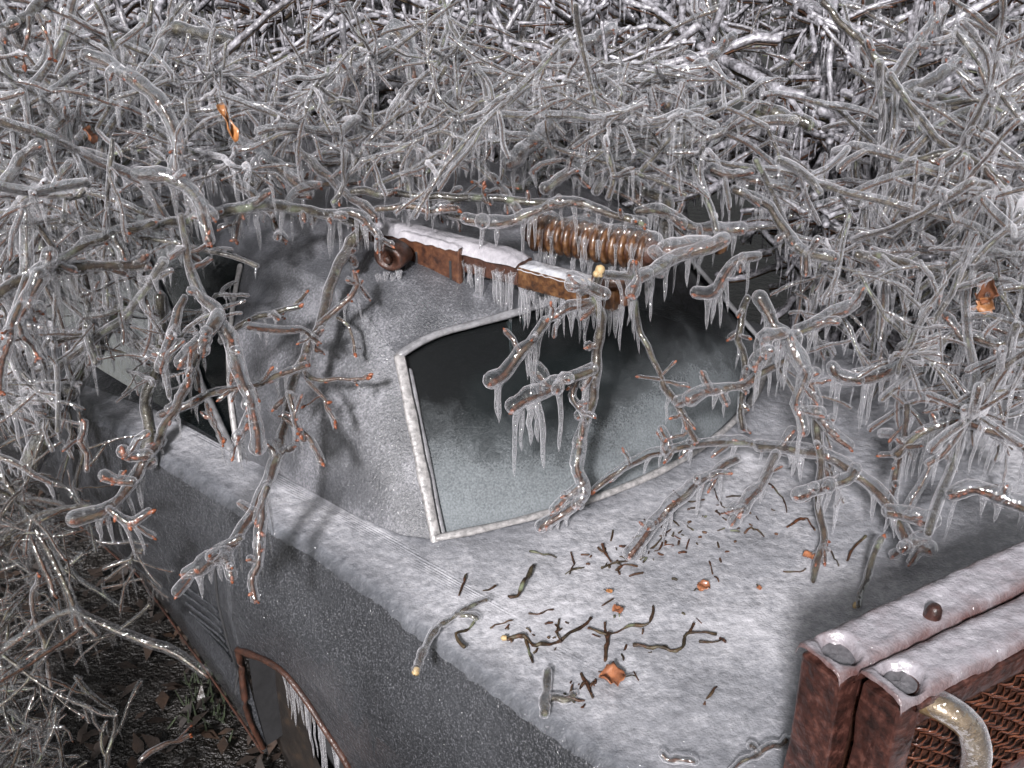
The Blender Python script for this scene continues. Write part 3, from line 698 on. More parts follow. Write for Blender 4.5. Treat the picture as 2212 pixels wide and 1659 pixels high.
# ------------------------------------------------------------------ two radiators standing on the deck
ZT = 1.14
def radiator(label, px_a, px_b, thick, seed, near):
    a, b = PZ(*px_a, ZT), PZ(*px_b, ZT)
    X = b - a; X[2] = 0; X /= np.linalg.norm(X); Y = np.array([X[1], -X[0], 0]);
    if Y[1] > 0: Y = -Y
    LEN, H = .62, ZT - .878
    Z = np.array([0, 0, 1.0])
    r = empty('radiator', a - Z * H, label, 'radiator')
    tankh = .060
    # end column
    bm = bmesh.new(); box_bm(bm, a - Z * H, X * .036, Y * thick, Z * (H - .012), .004, 2, .0030, cuts=4); bm_obj('side_channel', bm, 'copper', r)
    bm = bmesh.new(); box_bm(bm, a - Z * H + X * (LEN - .036), X * .036, Y * thick, Z * (H - .012), .004, 2, .0016, cuts=2); bm_obj('side_channel', bm, 'copper', r)
    # top tank, its end sunk below the seam
    bm = bmesh.new(); box_bm(bm, a + X * .037 + Y * .003 - Z * tankh, X * (LEN - .074), Y * (thick - .006), Z * (tankh - .006), .009, 3, .0014, cuts=3); tk = bm_obj('top_tank', bm, 'copper', r, True)
    g = Geo(); tube(g, np.array([a + X * s + Y * (thick + .001) - Z * (.014 + .001 * math.sin(s * 40)) for s in np.linspace(.02, LEN - .02, 40)]), .0045 + wob(40, rng, .0008), 6); geo_obj('tank_seam', g, ('copper',), tk)
    # ice on the top: a rim round the sunk end pocket, then a smooth cap
    na, nb = 90, 18; V = np.zeros((na, nb, 3)); A = np.zeros((na, nb))
    for i in range(na):
        for j in range(nb):
            s = -.006 + (LEN + .004) * (i / (na - 1)) ** 1.6; t = j / (nb - 1)
            p = a + X * s + Y * (thick * (t * 1.16 - .08))
            e = math.sqrt(max(0, min(1, min(t, 1 - t) * 5)))
            z = .008 * e + .0022 * mnoise.noise(p * 45) + .0012 * mnoise.noise(p * 120)
            pocket = math.exp(-((((s - .028) / .021) ** 2 + ((t - .5) / .36) ** 2) * (1 + .5 * mnoise.noise(p * 60))) ** 3)
            z -= .024 * pocket
            if j in (0, nb - 1): z -= .006 + .005 * mnoise.noise(p * 60)
            if i == 0: z -= .004 + .004 * mnoise.noise(p * 60)
            A[i, j] = min(1.0, min(t * 4, (1 - t) * 2.6, (s + .006) / .012) + .25 * mnoise.noise(p * 30)) - .55 * pocket
            V[i, j] = p + Z * z
    V2 = np.array([[a + X * (.028 + .019 * ca * q) + Y * (thick * (.5 + .33 * sa * q)) - Z * (.005 + .004 * mnoise.noise((ca * 3, sa * 3, seed))) for ca, sa in [(math.cos(w_), math.sin(w_)) for w_ in np.linspace(0, 2 * math.pi, 21)]] for q in (0.02, .5, 1.0)])
    grid_obj('ice_pool', V2, 'darkice', r)
    cap = grid_obj('ice_cap', V, 'radice', r, A, 'depth'); cap['label'] = 'white ice lying along the radiator top'
    # core: thin dark block, fins row by row on the near face
    bm = bmesh.new(); box_bm(bm, a + X * .037 + Y * .012 - Z * (H - .03), X * (LEN - .074), Y * (thick - .022), Z * (H - .03 - tankh), 0); bm_obj('core', bm, 'rust_dark', r)
    bm = bmesh.new(); box_bm(bm, a + X * .037 + Y * .003 - Z * H, X * (LEN - .074), Y * (thick - .006), Z * .03, .006, 2, .001); bm_obj('bottom_tank', bm, 'copper', r)
    if near:
        rowsn = 15; rg = np.random.default_rng(seed)
        for k in range(rowsn):
            z = -tankh - .008 - k * .0115
            n = 72; s = np.linspace(.040, LEN - .040, n)
            off = thick - .010 + .009 * np.abs(np.sin(np.arange(n) * math.pi / 4 + k * 1.6)) + rg.normal(0, .0012, n)
            up_ = np.array([a + X * s[i] + Y * off[i] + Z * (z + .0035 + rg.normal(0, .0007)) for i in range(n)])
            lo_ = np.array([a + X * (s[i] + .004) + Y * (off[i] - .002) + Z * (z - .0045 + rg.normal(0, .0007)) for i in range(n)])
            f_ = grid_obj('fin', np.array([up_, lo_]), 'fin', r, thick=.0012)
    g = Geo(); pb = np.array([a + X * s_ + Y * thick - Z * .03 for s_ in (.17, .22)])
    return r, a, X, Y, Z
radA = radiator('old red brown radiator standing on the rear deck, the one nearer the rear window', (1735, 1392), (2212, 1172), .062, 3, False)
radB, a, X, Y, Z = radiator('old red brown radiator with an outlet pipe, the one nearest the viewer', (1868, 1452), (2230, 1282), .058, 4, True)
# outlet pipe of the near one
thk = .058
p0 = a + X * .048 + Y * (thk - .01) - Z * .026
pp = smooth([p0, p0 + Y * .024 - Z * .002 + X * .012, p0 + Y * .045 - Z * .020 + X * .030, p0 + Y * .056 - Z * .060 + X * .042, p0 + Y * .058 - Z * .125 + X * .047], .01)
g = Geo(); tube(g, pp, np.full(len(pp), .0148) * (1 + wob(len(pp), rng, .02)), 18); pipeo = geo_obj('outlet_pipe', g, ('brass',), radB)
g = Geo(); tube(g, *capped(np.array([p + np.array([0, 0, .0045]) for p in pp[2:-3]]), np.full(len(pp) - 5, .0170)), 14); geo_obj('ice_coat', g, ('ice',), pipeo)
g = Geo(); tube(g, *capped(np.array([p0 - Y * .006, p0 + Y * .004]), np.array([.022, .022]), .2), 16); geo_obj('pipe_collar', g, ('copper',), pipeo)
# small filler stub on the far one
a2, X2, Y2 = radA[1], radA[2], radA[3]
sp = PZ(2010, 1338, ZT); g = Geo()
grid_obj('filler_stub', revolve([(.0, .026), (.006, .025), (.009, .020), (.012, .004), (.015, -.012)], sp, (0.05, -.2, 1), 14), 'copper', radA[0])
g = Geo(); tube(g, *capped(np.array([sp + np.array([-.002, 0, -.004]), sp + np.array([-.002, 0, .016])]), np.array([.017, .015])), 10); pass

# ------------------------------------------------------------------ branches
def ice_path(pts, rw, ri):
    """the ice sits mostly on the upper side of a twig"""
    t = np.gradient(pts, axis=0); t /= np.maximum(np.linalg.norm(t, axis=1, keepdims=True), 1e-9)
    hz = np.sqrt(np.maximum(0, 1 - t[:, 2] ** 2))
    q = pts.copy(); q[:, 2] += (ri - rw) * .74 * hz
    return q
def wood_and_ice(wood, ice, pts, r0, r1, i0, i1, rg, age0=1.0, age1=0.3, sides=6, isides=9, knobs=True, mat=0, imat=0):
    n = len(pts); s = np.linspace(0, 1, n)
    rw = (r0 + (r1 - r0) * s) * (1 + wob(n, rg, .12, 2))
    rw = np.maximum(rw, .0012)
    ag = np.clip(age0 + (age1 - age0) * s, 0, 1)
    p, r = capped(pts, rw, .6); tube(wood, p, r, sides, np.r_[[ag[0]] * 3, ag, [ag[-1]] * 3], mat)
    ri = (i0 + (i1 - i0) * s) * (1 + wob(n, rg, .10, 2) + wob(n, rg, .10, 5)); ri = np.maximum(ri, rw * 1.08)
    q = ice_path(pts, rw, ri); p, r = capped(q, ri); tube(ice, p, r, isides, 1.0, imat)
    return rw, ri
def bud_geo(geo, p, d, size, mat=0):
    d = np.asarray(d, float); d /= np.linalg.norm(d) + 1e-9
    t = np.array([-.2, .15, .5, .8, 1.0]); tube(geo, np.asarray(p)[None] + d[None] * (t * size)[:, None], np.array([.12, .26, .30, .20, .02]) * size, 6, 0.0, mat)

def traced_branch(label, px, depth, rpx, ipx, nic=4, icl=(.03, .09), subs=(), buds=2, age=(1.0, .4), name='ice_coated_branch', cat='branch', seed=None, broken=None, group=None):
    rg = np.random.default_rng(seed if seed is not None else abs(hash(label)) % 9999 if False else sum(ord(c) * (i + 3) for i, c in enumerate(label)) % 99991)
    def path(px, depth):
        d = np.interp(np.linspace(0, 1, len(px)), np.linspace(0, 1, len(depth)), depth)
        return np.array([PD(u, v, dd) for (u, v), dd in zip(px, d)]), float(np.mean(d))
    P0, dm = path(px, depth)
    k = dm / FPX
    root = empty(name, P0[0], label, cat, group)
    wood, ice = Geo(), Geo(); hooks = []; budg = Geo(); nb = 0
    todo = [(P0, rpx, ipx, nic, age)] + [(path(s[0], s[1])[0], s[2], s[3], s[4] if len(s) > 4 else 2, s[5] if len(s) > 5 else (.5, 0)) for s in subs]
    for P, r_, i_, ni, ag in todo:
        pts = smooth(P, .011)
        pts = pts + np.stack([wob(len(pts), rg, .0026, 3) for _ in range(3)], 1)
        r0, r1 = (r_ if hasattr(r_, '__len__') else (r_, r_ * .7)); i0, i1 = (i_ if hasattr(i_, '__len__') else (i_, i_))
        rw, ri = wood_and_ice(wood, ice, pts, r0 * k, r1 * k, i0 * k * .72, i1 * k * .72, rg, ag[0], ag[1], 7, 11)
        t = np.gradient(pts, axis=0)
        for c in range(int(len(pts) * .09 * min(buds + 1, 3))):          # short side spurs, each with its own sleeve of ice
            j = int(rg.integers(2, len(pts) - 1)); d = t[j] / np.linalg.norm(t[j]) * rg.uniform(.2, 1) + rg.normal(0, .8, 3); d /= np.linalg.norm(d)
            ls_ = rg.uniform(.012, .045); q = np.array([pts[j] + d * ls_ * x_ for x_ in (0, .33, .66, 1)]) + rg.normal(0, .0015, (4, 3))
            kk = rg.uniform(.55, .95); wood_and_ice(wood, ice, q, rw[j] * .7, rw[j] * .55, ri[j] * kk * .8, ri[j] * kk, rg, ag[1], 0.0, 6, 9)
            bud_geo(budg, q[-1], d, rg.uniform(.007, .011)); nb += 1
        for c in range(ni):
            j = int(rg.integers(1, len(pts) - 1)); hooks.append((pts[j] - np.array([0, 0, rw[j] * .5]), ri[j]))
        for c in range(buds):
            j = int(len(pts) * rg.uniform(.35, 1)) - 1
            d = t[j] / np.linalg.norm(t[j]) + rg.normal(0, .7, 3)
            bud_geo(budg, pts[j], d, rg.uniform(.008, .013)); nb += 1
        d = t[-1] / np.linalg.norm(t[-1])
        for c in range(2): bud_geo(budg, pts[-1], d + rg.normal(0, .5, 3), rg.uniform(.008, .014)); nb += 1
    geo_obj('bark', wood, ('bark',), root)
    geo_obj('ice_coat', ice, ('lens',), root)
    if nb: tag(geo_obj('buds', budg, ('bud',), root), 'reddish brown leaf buds', kind='stuff')
    for p, ri_ in hooks:
        g = Geo(); icicle_geo(g, p, rg.uniform(*icl), min(max(ri_ * .42, .003), .0075), rg, lean=rg.normal(0, .006, 2))
        geo_obj('icicle', g, ('lensicicle',), root)
    if broken is not None:
        g = Geo(); d = P0[0] - P0[1]; d /= np.linalg.norm(d); rr = (rpx[0] if hasattr(rpx, '__len__') else rpx) * k
        tube(g, np.array([P0[0] - d * rr, P0[0] + d * rr * .3, P0[0] + d * rr * .9, P0[0] + d * rr * 1.2]), np.array([rr * .9, rr * 1.02, rr * .8, rr * .1]), 8)
        geo_obj('broken_end', g, ('cutwood',), root)['label'] = 'pale splintered wood'
    return root

TB = traced_branch
# --- over the rear window
TB('grey lichened branch hanging in front of the middle of the rear window', [(1296, 585), (1286, 650), (1292, 720), (1284, 800), (1276, 870), (1252, 955)], (1.80, 1.90), (11, 7), (13, 17), 4, (.03, .07),
   [([(1284, 655), (1232, 668), (1178, 694)], (1.82, 1.80), 5, 15, 3), ([(1282, 800), (1250, 812), (1236, 860), (1262, 900), (1256, 945)], (1.86, 1.89), 5, 13, 2)], age=(1, .7), broken=1)
TB('thick iced twig with icicles at its tip, upper one over the rear window', [(1178, 694), (1150, 735), (1112, 785), (1064, 826)], (1.80, 1.77), (6, 7), (17, 24), 6, (.06, .12), buds=1, age=(.8, .1))
TB('thick iced twig with long icicles, lower one over the rear window', [(1276, 806), (1230, 822), (1180, 848), (1104, 884)], (1.86, 1.80), (7, 6), (20, 25), 8, (.07, .14), buds=2, age=(.7, .1))
TB('iced bud cluster on a twig touching the foot of the rear window', [(1252, 958), (1248, 1010), (1262, 1070), (1230, 1105), (1172, 1140)], (1.90, 1.93), (5, 6), (20, 22), 5, (.02, .05),
   [([(1258, 1050), (1225, 1075), (1200, 1108)], (1.91, 1.93), 5, 15)], buds=7, age=(.5, .0))
TB('thin dark twig slanting down across the right half of the rear window', [(1368, 655), (1392, 735), (1425, 810), (1462, 880), (1502, 955)], (1.92, 1.98), (5, 6), (8, 11), 4, (.03, .06), age=(.9, .5))
TB('arched iced branch lying along the foot of the rear window', [(1705, 985), (1590, 958), (1470, 970), (1370, 1000), (1285, 1052)], (2.02, 1.95), (6, 4), (16, 13), 5, (.03, .06), [([(1440, 975), (1432, 955)], (1.97, 1.96), 4, 12)], age=(.8, .6))
TB('iced twig with red buds slanting down onto the rear deck', [(1590, 990), (1520, 1040), (1450, 1095), (1362, 1202)], (1.95, 1.83), (6, 6), (15, 24), 7, (.04, .09), buds=6, age=(.6, .1))
TB('long straight grey twig hanging right of the rear window', [(1612, 640), (1598, 720), (1607, 800), (1600, 930)], (2.02, 2.08), (7, 5), (11, 12), 2, (.03, .06), age=(1, .9))
TB('pale broken stub poking out of the ice at the right end of the bar', [(1290, 592), (1350, 600), (1400, 596), (1440, 570), (1560, 530)], (1.80, 1.95), (8, 6), (12, 26), 8, (.05, .10), [([(1400, 598), (1380, 610), (1365, 640)], (1.82, 1.80), 5, 18), ([(1300, 640), (1265, 625), (1235, 605)], (1.8, 1.78), 4, 22)], age=(1, .4), broken=1)
TB('iced twig just right of the hook, tipped with red buds', [(1640, 560), (1590, 570), (1540, 640), (1500, 640)], (2.0, 1.98), 5, (14, 20), 6, (.04, .08), buds=4, age=(.6, .0))
# --- hanging at the left over pillar and wing
TB('arching limb above the left pillar with a ragged coat of ice', [(330, 492), (420, 474), (540, 448), (640, 452), (720, 466), (790, 486)], (1.90, 2.10), (9, 10), (18, 17), 14, (.03, .10),
   [([(540, 448), (515, 480), (505, 520)], (1.98, 1.96), 5, 14), ([(620, 452), (640, 420), (690, 400)], (2.03, 2.1), 5, 15)], age=(1, .9))
TB('long drooping branch in front of the pillar with a forked iced tip', [(800, 482), (748, 540), (716, 612), (690, 700), (652, 780), (628, 860), (606, 955), (576, 1045), (532, 1130), (484, 1205)], (2.12, 1.72), (13, 5), (15, 17), 9, (.03, .08),
   [([(484, 1205), (440, 1222), (396, 1246)], (1.72, 1.70), 5, 20, 3), ([(484, 1205), (496, 1228), (502, 1250)], (1.72, 1.71), 4, 18, 1), ([(512, 1165), (478, 1190), (462, 1188)], (1.74, 1.72), 4, 13, 0),
    ([(690, 700), (760, 640), (772, 590)], (1.98, 2.0), 6, 10), ([(628, 860), (640, 905), (650, 935)], (1.84, 1.82), 4, 10)], age=(1, .3))
TB('dark twig dropping from the arching limb to an iced bud cluster', [(395, 470), (408, 560), (425, 625), (462, 668), (492, 735), (520, 810), (545, 880), (556, 975)], (1.88, 1.72), (7, 6), (10, 26), 8, (.03, .07),
   [([(545, 900), (528, 930), (522, 955)], (1.74, 1.72), 4, 18)], buds=10, age=(.9, .1))
TB('olive branch reaching down left to a knot of orange buds', [(474, 690), (430, 760), (398, 840), (350, 930), (292, 1030), (240, 1095), (160, 1128)], (1.80, 1.60), (8, 7), (14, 20), 10, (.03, .09),
   [([(318, 985), (280, 985), (262, 980)], (1.66, 1.64), 4, 17, 0), ([(282, 1045), (250, 1040), (232, 1036)], (1.63, 1.62), 4, 18, 0), ([(240, 1095), (280, 1130), (318, 1110)], (1.62, 1.62), 4, 13)], buds=8, age=(.9, .2))
TB('stout short twig in clear ice with a round drop at its tip', [(474, 690), (440, 735), (392, 785)], (1.79, 1.75), (7, 6), (18, 24), 3, (.03, .06), buds=3, age=(.7, .1))
TB('small twig in a sleeve of ice hanging at the edge of the dark side window', [(392, 640), (378, 715), (350, 800)], (1.86, 1.82), 5, (11, 20), 3, (.05, .09), buds=3, age=(.6, .1))
TB('crooked reddish twig crossing level in front of the side window', [(348, 892), (420, 868), (470, 846), (560, 832), (596, 812), (660, 790)], (1.78, 1.86), (5, 6), (13, 12), 6, (.03, .07), buds=4, age=(.2, .6))
TB('limp twig beaded with round drops, hanging in front of the rear wing', [(575, 1050), (568, 1110), (560, 1180), (548, 1250), (552, 1300)], (1.73, 1.70), (5, 5), (14, 18), 5, (.04, .10), buds=9, age=(.6, .1))
TB('bare reddish twig pointing down right across the lower pillar', [(618, 905), (655, 935), (682, 975), (694, 1003)], (1.84, 1.82), (5, 5), (8, 11), 2, (.02, .05), buds=3, age=(.5, .0))
TB('short bare twig pointing down right on the upper pillar', [(668, 820), (692, 850), (722, 905)], (1.92, 1.90), 5, (7, 9), 1, (.02, .04), buds=3, age=(.5, .0))
TB('thin level twig poking right across the pillar', [(655, 800), (672, 822), (720, 822), (788, 820)], (1.93, 1.92), (6, 4), (7, 6), 1, (.05, .06), buds=1, age=(.7, .2))
TB('straight iced twig lying level beside the upper side window', [(538, 713), (600, 714), (650, 716), (682, 742)], (1.86, 1.92), 5, (14, 12), 4, (.02, .04), buds=1, age=(.0, .6))
TB('olive twig behind the drooping branches, crossing the side window', [(480, 735), (520, 705), (570, 682), (648, 664)], (1.95, 1.98), 7, 11, 3, (.02, .05), age=(.8, 1))
TB('dangling twig ending in one thin icicle low over the side window', [(448, 872), (462, 915), (482, 962)], (1.80, 1.78), 4, (9, 10), 2, (.05, .07), buds=3, age=(.5, .1))
TB('curled bare twig dangling beside the rear window corner', [(735, 690), (752, 705), (762, 735), (762, 765)], (2.0, 1.99), 4, 6, 0, (.02, .03), buds=1, age=(.8, .4))
TB('thick olive branch level at the left edge with a comb of icicles', [(-30, 645), (60, 605), (130, 582), (220, 574), (312, 570)], (1.72, 1.88), (12, 13), (15, 16), 12, (.05, .12), [([(60, 605), (40, 660), (10, 720)], (1.74, 1.70), 5, 14)], age=(.9, .8))
TB('pale branch rising from a lump of clear ice at the left edge', [(78, 602), (140, 560), (210, 520), (334, 484)], (1.72, 1.88), (8, 8), (22, 16), 9, (.05, .11), [([(78, 602), (60, 660), (40, 700)], (1.72, 1.70), 5, 26, 4), ([(40, 700), (60, 740), (78, 770)], (1.70, 1.69), 4, 16, 2)], buds=3, age=(.6, 1))
TB('reddish twig sheathed in ice at the very left edge, pointing down', [(40, 665), (22, 730), (6, 800), (0, 850)], (1.66, 1.62), 6, (14, 20), 4, (.05, .09), buds=4, age=(.3, .0))
# --- right side
TB('thick olive branch running right above the right-hand thicket', [(1850, 550), (1930, 566), (2020, 586), (2080, 598), (2150, 606)], (2.20, 2.30), (10, 10), (16, 15), 12, (.04, .10), [([(2080, 598), (2130, 570), (2212, 540)], (2.26, 2.3), 6, 17)], age=(.9, .9))
TB('curved iced twig like a rocker with a fringe of icicles, right of the rear window', [(1790, 800), (1810, 818), (1870, 822), (1920, 806), (1958, 786)], (2.0, 2.02), (7, 6), (23, 22), 8, (.05, .11), buds=4, age=(.6, .1))
TB('iced twig pointing left, red tipped, at the right edge of the rear window', [(1720, 762), (1640, 812), (1570, 846), (1492, 864)], (2.0, 1.94), (6, 7), (13, 22), 7, (.03, .07), buds=4, age=(.8, .1))
TB('heap of clear ice around crossed twigs right of the rear window', [(1640, 652), (1690, 720), (1738, 810), (1770, 900), (1830, 965)], (1.95, 1.92), (6, 5), (24, 20), 10, (.04, .10), [([(1690, 720), (1652, 742), (1640, 790)], (1.92, 1.90), 6, 24, 3), ([(1725, 720), (1790, 690), (1840, 660)], (1.94, 1.96), 5, 22, 3), ([(1740, 810), (1720, 860), (1740, 930)], (1.92, 1.9), 4, 20, 3)], buds=6, age=(.5, .0))
TB('heavily iced branch sagging over the right of the rear deck', [(1640, 966), (1720, 972), (1790, 992), (1870, 1044), (1925, 1110), (1962, 1165), (2002, 1192)], (1.98, 1.78), (8, 7), (18, 24), 9, (.03, .07), [([(1925, 1110), (1960, 1120), (2004, 1136)], (1.82, 1.79), 6, 24, 1)], buds=4, age=(.9, .2))
TB('long olive twig hanging down onto the deck, bud tufts at its foot', [(1760, 880), (1772, 980), (1770, 1080), (1778, 1150), (1762, 1230), (1756, 1300), (1772, 1335)], (1.95, 1.76), (8, 6), (17, 9), 4, (.02, .05), buds=8, age=(.9, .5))
TB('stubby iced twig pointing down left above the deck, left of the long hanging twig', [(1678, 985), (1650, 1040), (1602, 1108)], (1.93, 1.84), 6, (14, 22), 3, (.03, .05), buds=3, age=(.6, .1))
TB('stubby iced twig with a red bud, right of the long hanging twig', [(1850, 1020), (1800, 1050), (1722, 1082)], (1.84, 1.80), 6, (18, 24), 3, (.03, .06), buds=4, age=(.7, .0))
TB('clean broken olive stick leaning beside the radiators', [(1848, 1308), (1862, 1265), (1880, 1218), (1905, 1160)], (1.74, 1.80), (6, 7), (8, 14), 1, (.02, .03), buds=0, age=(.9, .9), broken=1)
TB('iced twig fanning out at the far right edge, upper one', [(2240, 715), (2150, 745), (2080, 735), (2000, 745), (1950, 760)], (2.05, 2.1), (6, 5), (18, 20), 9, (.05, .10), [([(2080, 735), (2040, 690), (2030, 640)], (2.06, 2.08), 5, 20, 2)], buds=5, age=(.8, .2))
TB('iced twig curving over at the far right, below the fanning one', [(1935, 985), (1975, 945), (2060, 918), (2160, 940), (2240, 985)], (1.88, 1.82), (6, 6), (18, 24), 9, (.05, .10), buds=5, age=(.6, .2))
TB('pink tinged lump of ice on a twig at the right edge above the radiators', [(2230, 1110), (2170, 1085), (2110, 1060), (2060, 1075)], (1.72, 1.75), (6, 6), (30, 22), 5, (.03, .07), buds=6, age=(.3, .0))
TB('slim iced twig rising from the deck behind the long hanging twig', [(1960, 870), (1955, 960), (1930, 1040), (1935, 1110)], (1.95, 1.86), 6, (12, 16), 4, (.03, .07), buds=3, age=(.8, .3))
# --- top
TB('straight lichened stick lying level above the car roof', [(758, 414), (850, 420), (960, 426), (1070, 432), (1192, 440)], (2.15, 2.12), (8, 9), (13, 12), 9, (.03, .07), [([(1050, 430), (1042, 400)], (2.1, 2.09), 4, 6, 0)], age=(1, 1))
TB('bare twig arching over the finned cylinder', [(1010, 478), (1080, 486), (1150, 466), (1215, 438), (1260, 445), (1320, 462), (1390, 482)], (2.05, 2.02), (6, 7), (20, 14), 10, (.03, .09), buds=5, age=(.3, .9))
TB('diagonal iced twig with a glassy tip in the middle of the thicket', [(1100, 358), (1140, 322), (1190, 280), (1245, 212)], (2.12, 2.30), (8, 5), (24, 20), 6, (.03, .08), buds=5, age=(.1, .6))
TB('thick twig in clear ice slanting up to a frosted knob, upper middle left', [(708, 216), (760, 165), (810, 118), (852, 68)], (2.35, 2.5), (7, 6), (20, 26), 8, (.05, .12), [([(852, 68), (880, 110), (895, 170)], (2.48, 2.44), 5, 28, 4)], buds=4, age=(.1, .7))
TB('bumpy brown twig in a sheath of ice, upper middle', [(1132, 146), (1190, 130), (1250, 104), (1320, 68)], (2.5, 2.65), (7, 6), (19, 18), 6, (.04, .09), buds=5, age=(.2, .5))
TB('pair of thin twigs in one sleeve of ice below the bumpy brown twig', [(915, 186), (980, 176), (1040, 160), (1075, 160)], (2.45, 2.5), 5, (18, 15), 6, (.03, .06), age=(.4, .8))
TB('stout mossy stub near the upper left corner', [(365, 66), (410, 68), (455, 78), (508, 98)], (2.5, 2.45), (15, 14), (18, 20), 6, (.05, .10), buds=0, age=(1, 1))
TB('dark bare bough crossing the upper left corner', [(-30, 80), (30, 55), (75, 25), (110, -20)], (1.9, 2.0), (13, 11), (17, 15), 4, (.04, .08), [([(62, 40), (60, 90), (48, 140)], (1.94, 1.93), 5, 8, 1), ([(80, 30), (100, 80), (112, 128)], (1.95, 1.94), 5, 7, 1)], age=(.85, .85))
TB('elbow of grey wood with a smooth ice cap, above the right end of the roof', [(1330, 345), (1360, 390), (1400, 420), (1438, 436), (1436, 490), (1432, 530)], (2.25, 2.12), (9, 13), (15, 19), 6, (.03, .06), age=(1, 1))
TB('short mossy log end in the right of the thicket', [(1635, 236), (1680, 248), (1725, 262), (1750, 274)], (2.7, 2.7), (17, 15), (20, 20), 5, (.04, .08), buds=0, age=(1, 1))
TB('long straight iced stick rising to the upper right', [(1906, 222), (1970, 192), (2040, 160), (2100, 106)], (2.6, 2.7), (7, 6), (19, 18), 7, (.03, .07), age=(.9, .6))
TB('dark stick slanting from the top edge down right, upper right', [(1780, 10), (1830, 62), (1880, 110), (1920, 170), (1960, 210)], (2.6, 2.55), (7, 8), (14, 15), 5, (.04, .08), [([(1920, 170), (1990, 80), (2040, 20)], (2.56, 2.7), 5, 14, 3)], age=(.9, .9))
TB('level dark stick at the upper right edge', [(1985, 206), (2060, 214), (2140, 216), (2240, 220)], (2.6, 2.7), (6, 6), (15, 16), 8, (.04, .10), age=(.9, .9))
TB('upright dark stick cut off by the top edge, right of the middle', [(1546, -20), (1545, 30), (1544, 88)], (2.9, 2.9), 9, 12, 1, (.03, .06), buds=0, age=(1, 1))
TB('iced branch running up right from the thicket to the upper left edge', [(0, 412), (50, 345), (95, 300), (150, 250)], (1.9, 2.05), (7, 6), (20, 18), 8, (.05, .10), buds=3, age=(.8, .5))
TB('thick iced twig with a bright glassy end, left of the upper middle', [(512, 318), (560, 346), (610, 376), (660, 420)], (2.2, 2.15), (6, 6), (24, 18), 6, (.04, .09), buds=3, age=(.2, .7))
TB('thin iced rod curving level right of the upper middle', [(1540, 372), (1600, 388), (1660, 402), (1725, 408)], (2.3, 2.3), (6, 5), (18, 16), 8, (.03, .08), age=(.5, .2))
TB('yellowish twig arching over the right end of the roof', [(1590, 410), (1650, 440), (1690, 490), (1735, 545), (1800, 560)], (2.2, 2.12), (7, 7), (13, 20), 5, (.03, .06), age=(.8, .9))
TB('pale lichened bough arching down at the right, below the level stick', [(1980, 350), (2030, 335), (2080, 332), (2110, 350), (2212, 440)], (2.4, 2.35), (8, 7), (12, 15), 7, (.03, .07), age=(1, .9))
TB('iced stick slanting down left from the thicket in the upper right middle', [(1580, 80), (1520, 140), (1480, 180), (1440, 232)], (2.7, 2.55), (6, 7), (17, 18), 7, (.03, .08), age=(.6, .3))
TB('mossy branch behind the straight stick, rising to the right', [(1070, 420), (1160, 390), (1180, 320), (1060, 290), (930, 296)], (2.3, 2.5), (11, 8), (14, 13), 7, (.03, .07), age=(1, 1))
TB('drooping curved rod of clear ice at the upper left, high above the arching limb', [(190, 130), (250, 150), (310, 190), (360, 250), (385, 330), (378, 372)], (2.0, 1.96), (5, 5), (22, 20), 8, (.05, .11), buds=5, age=(.3, .6))
TB('second curved rod of clear ice drooping at the left, nearer the arching limb', [(300, 385), (350, 392), (405, 410), (440, 450), (455, 520)], (1.88, 1.84), (6, 5), (22, 18), 6, (.05, .10), buds=5, age=(.3, .6))

# --- lying across the roof, just above the iced bar
TB('iced twig slanting down to the left end of the iced bar', [(640, 325), (700, 378), (760, 430), (812, 470)], (2.25, 2.12), (6, 5), (16, 14), 6, (.02, .06), buds=3, age=(.8, .3))
TB('dark twig slanting across the roof above the bracket plate', [(860, 330), (905, 392), (940, 440), (1000, 474)], (2.3, 2.12), (7, 6), (12, 14), 5, (.02, .05), buds=2, age=(.9, .7))
TB('upright iced sprig left of the bracket plate', [(880, 412), (896, 345), (935, 282)], (2.2, 2.32), (5, 4), (15, 17), 4, (.03, .07), buds=4, age=(.6, .1))
TB('thin twig dropping from the thicket to the arching bare twig', [(990, 325), (1040, 365), (1085, 405), (1130, 470)], (2.3, 2.1), (6, 5), (13, 15), 6, (.03, .07), buds=3, age=(.8, .3))
TB('wavy iced twig lying level above the straight lichened stick', [(690, 362), (780, 350), (860, 362), (960, 352)], (2.3, 2.32), (6, 5), (15, 15), 9, (.02, .07), buds=3, age=(.7, .3))
TB('iced twig behind the crest of the arching limb', [(540, 398), (620, 388), (690, 402), (770, 396)], (2.25, 2.3), (7, 5), (15, 14), 8, (.02, .07), buds=3, age=(.9, .4))
TB('short bumpy twig resting on the ice cap of the bar', [(815, 452), (880, 446), (940, 462), (985, 452)], (2.12, 2.1), (6, 6), (11, 13), 5, (.01, .04), buds=3, age=(.4, .1))
TB('iced twig leaning right above the finned cylinder', [(1180, 410), (1240, 372), (1300, 345), (1345, 300)], (2.15, 2.3), (6, 5), (17, 16), 6, (.03, .07), buds=3, age=(.7, .2))
TB('crooked twig slanting down behind the pillar top', [(470, 372), (540, 420), (585, 462), (612, 520)], (2.15, 2.08), (6, 5), (14, 14), 6, (.03, .08), buds=3, age=(.7, .3))
TB('greenish twig crossing behind the bumpy ones in mid thicket', [(960, 240), (1030, 285), (1100, 305), (1170, 345)], (2.4, 2.35), (7, 6), (13, 14), 6, (.02, .06), buds=2, age=(1, .9))
TB('ragged iced twig hanging over the drum', [(735, 455), (780, 470), (810, 505), (820, 540)], (2.06, 2.04), (5, 4), (14, 13), 6, (.03, .08), buds=3, age=(.6, .2))
